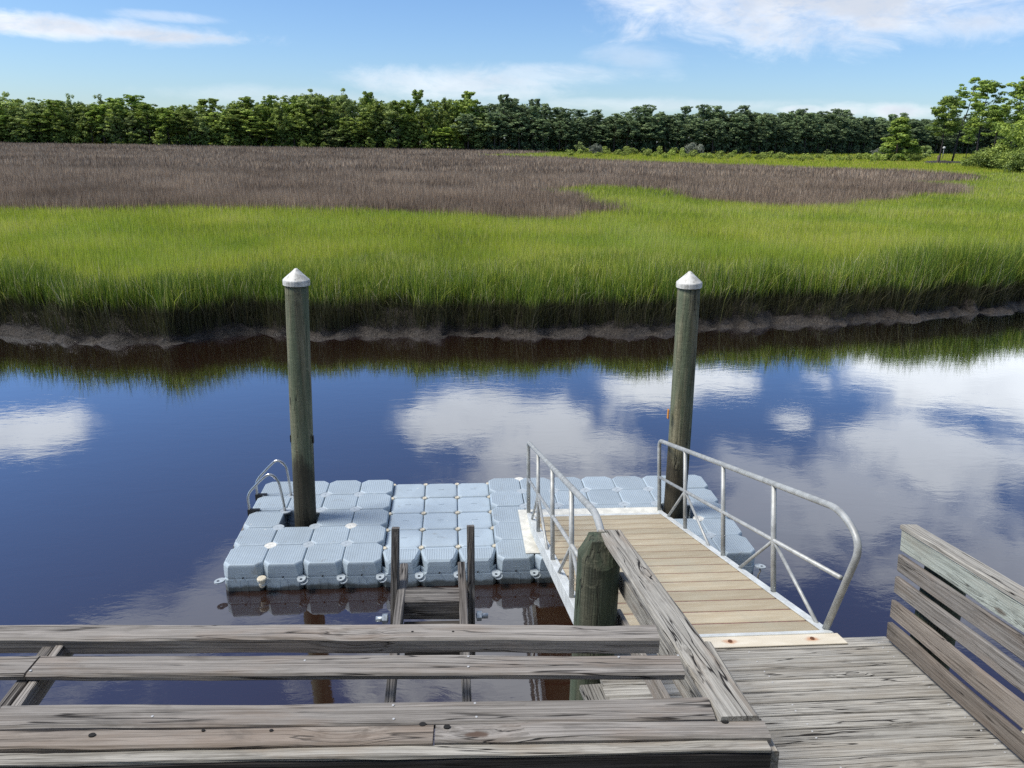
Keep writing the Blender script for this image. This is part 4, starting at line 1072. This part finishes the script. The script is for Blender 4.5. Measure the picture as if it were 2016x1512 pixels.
sheet = thing('slide_sheet', 'cream plastic slide sheet under the gangway end on the dock', 'sheet', (4.9, .7, .39))
plank('panel', (3.885, .72, .395), (6.02, .72, .395), 1.24, .012, M['sheet'], sheet, bev=.003)

# ------------------------------------------------------------------ fixed ramp and its railings
ramp = thing('access_ramp', 'weathered grey plank ramp leading down to the gangway', 'ramp', (5.2, -5.0, 1.7))
k = 0; y = RY0; rr_ = random.Random(3)
while y > -7.2:
    wd = .138 + rr_.uniform(-.004, .003)
    c = Vector((0, y, rz(y))) + RU*(wd/2) - RN*.019
    x0 = 3.98+rr_.uniform(-.012, .012); x1 = 6.40+rr_.uniform(-.02, .015)
    plank('ramp_plank', (x0, c.y, c.z + rr_.uniform(-.003, .003)), (x1, c.y, c.z + rr_.uniform(-.004, .004)), wd, .038, M['ramp'], ramp, up=RN, bev=.006, rough=.006, seg=8, seed=500+k)
    y = (Vector((0, y, 0)) + RU*(wd+.011)).y; k += 1
for X in (4.06, 5.2, 6.30):
    a = Vector((X, RY0+.02, rz(RY0+.02))) - RN*.16; e = Vector((X, -7.2, rz(-7.2))) - RN*.16
    plank('stringer', a, e, .05, .23, M['board_shaded'], ramp, up=RN)
plank('header', (3.99, RY0+.045, RZ0-.15), (6.38, RY0+.045, RZ0-.15), .04, .20, M['board_shaded'], ramp)
for X, zz_ in ((4.9, 2.1),):
    pass
# nail heads on the planks
ME_RN = bm_mesh('nail_head', lathe(bmesh.new(), [(.006, -.01), (.0065, .0016), (0, .0022)], 8), M['nail'])
for pl in [c for c in ramp.children if c.name.startswith('ramp_plank')]:
    if pl.matrix_basis.translation.y < -5.6: continue
    for X in (5.2, 6.28, 4.4):
        for dy in (-.035, .035):
            if rr_.random() < .6:
                w_ = pl.matrix_basis @ Vector((X-pl.matrix_basis.translation.x + rr_.uniform(-.01, .01), dy, .021)); mesh_obj('nail_head', ME_RN, pl, Matrix.Translation(w_))
def railing(name, label, far, azd, sl, L, cap_w, slat_side, slat_z, capmat, mats, pile_x, pile_y, pile_top, pile_r, cap_side=0.0, cap_face=None):
    far = Vector(far); u = Vector((-math.sin(R(azd)), -math.cos(R(azd)), math.tan(R(sl)))); side = Vector((math.cos(R(azd)), -math.sin(R(azd)), 0))
    nrm = side.cross(-u).normalized()
    if nrm.z < 0: nrm = -nrm
    o = thing(name, label, 'railing', (far.x, far.y, far.z-1.0))
    c0 = far - nrm*.02 + side*cap_side
    plank('rail_cap', c0 - u*.06, c0 + u*L, cap_w, .042, capmat, o, up=nrm, bev=.008, rough=.010, seed=11, cut0=.02)
    for i, dz in enumerate(slat_z):
        s0 = far + side*slat_side - Vector((0, 0, dz)) + u*random.uniform(-.02, .02)
        plank('slat', s0, s0 + u*(L+.0), .14, .038, mats[i % len(mats)], o, up=side, bev=.006, rough=.008, seed=30+i)
    return o, u, side
# left railing: flat cap over slats, carried by a chamfered pile
oL, uL, sL = railing('ramp_railing', 'weathered flat-capped railing on the left of the ramp beside the green pile', (4.068, -3.965, 2.93), -1.2, 10.2, 2.32, .165, .092, (.115, .40, .72), M['rail'], [M['board'], M['rail'], M['board']], 0, 0, 0, 0)
bm = bmesh.new(); n = 24; rings = []
pc = Vector((3.972, -4.02))
for zz_, r in ((-1.0, .170), (1.2, .163), (2.2, .158), (2.74, .155)):
    rings.append([bm.verts.new((pc.x+r*math.cos(2*math.pi*k/n)*(1+.015*math.sin(k*2.3+zz_)), pc.y+r*math.sin(2*math.pi*k/n), zz_)) for k in range(n)])
# hewn top: four slanting cuts meeting a small flat crown
hi = []
for k in range(n):
    a_ = 2*math.pi*k/n; hi.append(bm.verts.new((pc.x+.155*math.cos(a_), pc.y+.155*math.sin(a_), 2.76+.07*math.cos(2*a_)*(.5)+.02)))
rings.append(hi)
rings.append([bm.verts.new((pc.x+.075*math.copysign(min(1, abs(math.cos(2*math.pi*k/n))*1.35), math.cos(2*math.pi*k/n)), pc.y+.075*math.copysign(min(1, abs(math.sin(2*math.pi*k/n))*1.35), math.sin(2*math.pi*k/n)), 2.93)) for k in range(n)])
loft(bm, rings); bm.faces.new(rings[-1])
mesh_obj('post', bm_mesh('post', bm, M['pile_green']), oL)
# right railing: thick top rail and four slats on the inner face of its pile
oR, uR, sR = railing('ramp_railing', 'pale greenish board railing with slats on the right side of the ramp', (6.37, -3.80, 2.86), 2.4, 9.6, 2.9, .0001, 0, (), M['rail'], [M['board']], 0, 0, 0, 0)
for c in list(oR.children): bpy.data.objects.remove(c)
farR = Vector((6.372, -3.83, 2.835))
plank('rail_cap', farR + sR*.045 - uR*.03, farR + sR*.045 + uR*2.9, .135, .040, M['rail'], oR, bev=.008, rough=.008, seed=77, up=(0, 0, 1))
zc = [(.100, .165, M['rail_green']), (.290, .135, M['board']), (.480, .135, M['board']), (.690, .145, M['board_brown']), (.885, .140, M['board_brown'])]
for i, (dz, hh, mt_) in enumerate(zc):
    s0 = farR - Vector((0, 0, dz)) + uR*(i*.012)
    plank('slat', s0, s0 + uR*2.9, hh, .038, mt_, oR, up=sR, bev=.007, rough=.008, seed=200+i)
bm = bmesh.new(); rings = []
for zz_, r in ((-1.0, .16), (1.5, .152), (2.70, .148)):
    rings.append([bm.verts.new((6.372+.022+r+.012+r*math.cos(2*math.pi*k/n), -4.12+r*math.sin(2*math.pi*k/n), zz_)) for k in range(n)])
loft(bm, rings); bm.faces.new(rings[-1]); mesh_obj('post', bm_mesh('post', bm, M['pile_green'], smooth=True), oR)

# ------------------------------------------------------------------ slatted timber top in the foreground
bench = thing('slatted_bench', 'long weathered timber slats crossing the foreground over the water', 'bench', (2.5, -5.9, 2.9))
ZB = 3.33
def row(y_l, y_r, x0, x1, wd, th, mat, z, nm='slat', rough=.010, cut1=0, cut0=0, seed=0):
    """A slat whose back edge lies at y_l (x=0.9) and y_r (x=4.0)."""
    f_ = lambda xx: y_l + (y_r-y_l)*(xx-.9)/3.1 - wd/2
    return plank(nm, (x0, f_(x0), z-th/2), (x1, f_(x1), z-th/2), wd, th, mat, bench, bev=.009, rough=rough, cut0=cut0, cut1=cut1, seed=seed)
row(-5.455, -5.617, -.6, 3.925, .118, .088, M['board'], ZB, seed=1)
row(-5.692, -5.853, 1.043, 3.975, .135, .038, M['board'], ZB, seed=2, cut1=0, cut0=0)
row(-5.690, -5.845, -.6, 1.031, .135, .038, M['board'], ZB, seed=3)
row(-6.025, -6.146, 1.045, 4.020, .128, .038, M['board'], ZB, seed=4)
row(-6.025, -6.146, -.6, 1.038, .128, .038, M['board'], ZB, seed=44)
row(-6.160, -6.272, -.6, 2.842, .098, .040, M['board_brown'], ZB-.004, 'edge_board', seed=5)
row(-6.160, -6.272, 2.850, 4.215, .098, .040, M['board'], ZB-.002, 'edge_board', seed=6)
row(-6.266, -6.372, -.6, 4.20, .050, .235, M['board_shaded'], ZB-.042, 'face_board', seed=7)
row(-6.263, -6.369, -.6, 4.195, .056, .020, M['rail'], ZB-.024, 'face_ledger', seed=8)
plank('end_board', (4.222, -6.42, 3.18), (4.215, -5.6, 3.10), .20, .035, M['rail'], bench, up=(1, 0, 0), rough=.006)
# joists below
plank('joist', (1.075, -6.3, 3.24), (1.06, -5.5, 3.24), .042, .11, M['board'], bench, rough=.006)
plank('joist', (1.015, -6.3, 3.22), (1.00, -5.5, 3.22), .05, .13, M['ladder_wood'], bench, rough=.008)
for X in (3.1, 2.2): plank('joist', (X, -6.3, 3.235), (X, -6.12, 3.235), .042, .11, M['board_shaded'], bench)
# bolt holes, knots that have fallen out and nail heads
bm = lathe(bmesh.new(), [(.011, -.02), (.0115, .0012), (0, .0014)], 14); ME_H = bm_mesh('bolt_hole', bm, M['hole'])
bm = lathe(bmesh.new(), [(.005, -.01), (.0055, .0016), (0, .0022)], 8); ME_NL = bm_mesh('nail_head', bm, M['nail'])
for u, v, s_ in ((832, 1425, 1.0), (880, 1430, 1.0), (1427, 1419, 1.0), (181, 1446, .95), (534, 1437, .55), (812, 1243, .45), (892, 1243, .45), (400, 1437, .5)):
    p = at_z(u, v, ZB+.002); mesh_obj('bolt_hole', ME_H, bench, Matrix.Translation((p.x, p.y, ZB+.0005)) @ Matrix.Diagonal((s_*1.25, s_, 1, 1)))
for u, v in ((922, 1292), (922, 1312), (1218, 1293), (60, 1320), (775, 1415), (935, 1384), (938, 1411), (774, 1388), (1335, 1290), (600, 1300), (300, 1410)):
    p = at_z(u, v, ZB+.003); mesh_obj('nail_head', ME_NL, bench, Matrix.Translation((p.x, p.y, ZB+.002)))

# ------------------------------------------------------------------ timber boarding frame that juts out over the water
fr_ = thing('boarding_frame', 'rotten timber frame of two arms and uprights jutting towards the dock', 'timber frame', (2.8, -4.8, 2.8))
for sgn, X in ((-1, 2.600), (1, 2.995)):
    plank('arm', (X-.012*sgn*0, -6.05, 2.895), (X - (.012 if sgn > 0 else -.0)*1, -4.345, 2.895), .048, .11, M['ladder_wood'], fr_, rough=.010, seed=90+int(X*10))
XU = {-1: 2.548, 1: 3.046}
for sgn, (u, v) in ((-1, (777, 1040)), (1, (927, 1035))):
    t_ = at_y(u, v, -4.55)
    b_ = Vector((XU[sgn], -4.70, 2.35)); plank('upright', b_, (t_.x, -4.55, t_.z), .090 if sgn < 0 else .085, .046, M['ladder_wood'], fr_, up=(1, 0, 0), rough=.014, seed=95+sgn, cut1=.01)
plank('cross_block', (2.626, -4.69, 2.875), (2.970, -4.70, 2.875), .155, .13, M['ladder_wood'], fr_, rough=.010, seed=97)
plank('cross_board', (2.628, -4.80, 2.66), (2.968, -4.81, 2.66), .04, .30, M['board_shaded'], fr_, rough=.006, seed=98)
for sgn in (-1, 1):
    X = XU[sgn]; d_ = sgn
    tb_ = tube('through_bolt', [(X+d_*.02, -4.735, 2.80), (X+d_*.095, -4.735, 2.80)], .017, M['galv'], fr_, 10)
    bm = bmesh.new(); tube_bm(bm, [(X+d_*.024, -4.735, 2.80), (X+d_*.055, -4.735, 2.80)], .031, 6); mesh_obj('nut', bm_mesh('nut', bm, M['galv']), tb_)
    tube('lag_bolt', [(X-d_*.075, -5.85, 2.86), (X-d_*.125, -5.85, 2.86)], .011, M['black'], fr_, 8)
# footing timbers around the green pile
ft = thing('footing_timbers', 'short weathered timbers at the foot of the green pile below the slats', 'timber', (3.9, -4.9, 2.0))
plank('ledger', (3.99, -6.0, 2.20), (3.90, -4.35, 1.92), .17, .04, M['rail'], ft, rough=.008, seed=120)
plank('block', (3.66, -4.62, 1.80), (3.95, -4.62, 1.80), .16, .14, M['rail'], ft, rough=.006, seed=121)
plank('stub', (3.52, -4.50, 1.76), (3.70, -4.50, 1.76), .10, .12, M['rail'], ft, seed=122)

# shell-strewn shore under the right railing
bm = bmesh.new(); K = 26
p0 = at_z(1990, 1450, .05)
for i in range(K):
    for j in range(12):
        x_ = p0.x - .5 + i*.16; y_ = p0.y - 2.2 + j*.22
        d_ = (x_-p0.x)*.35 - (y_-p0.y)*.45
        bm.verts.new((x_, y_, max(-.3, min(.5, d_*.8)) + .10*mnoise.fractal((x_*2.3, y_*2.3, 1.0), 1, 2, 4)))
bm.verts.ensure_lookup_table()
for i in range(K-1):
    for j in range(11): bm.faces.new((bm.verts[i*12+j], bm.verts[i*12+12+j], bm.verts[i*12+13+j], bm.verts[i*12+j+1]))
M['shell'] = plain('shelly_sand', (.42, .38, .29), .9, var=.28, nscale=14, bstr=.6)
tag(mesh_obj('shell_shore', bm_mesh('shell_shore', bm, M['shell'], smooth=True)), kind='structure')
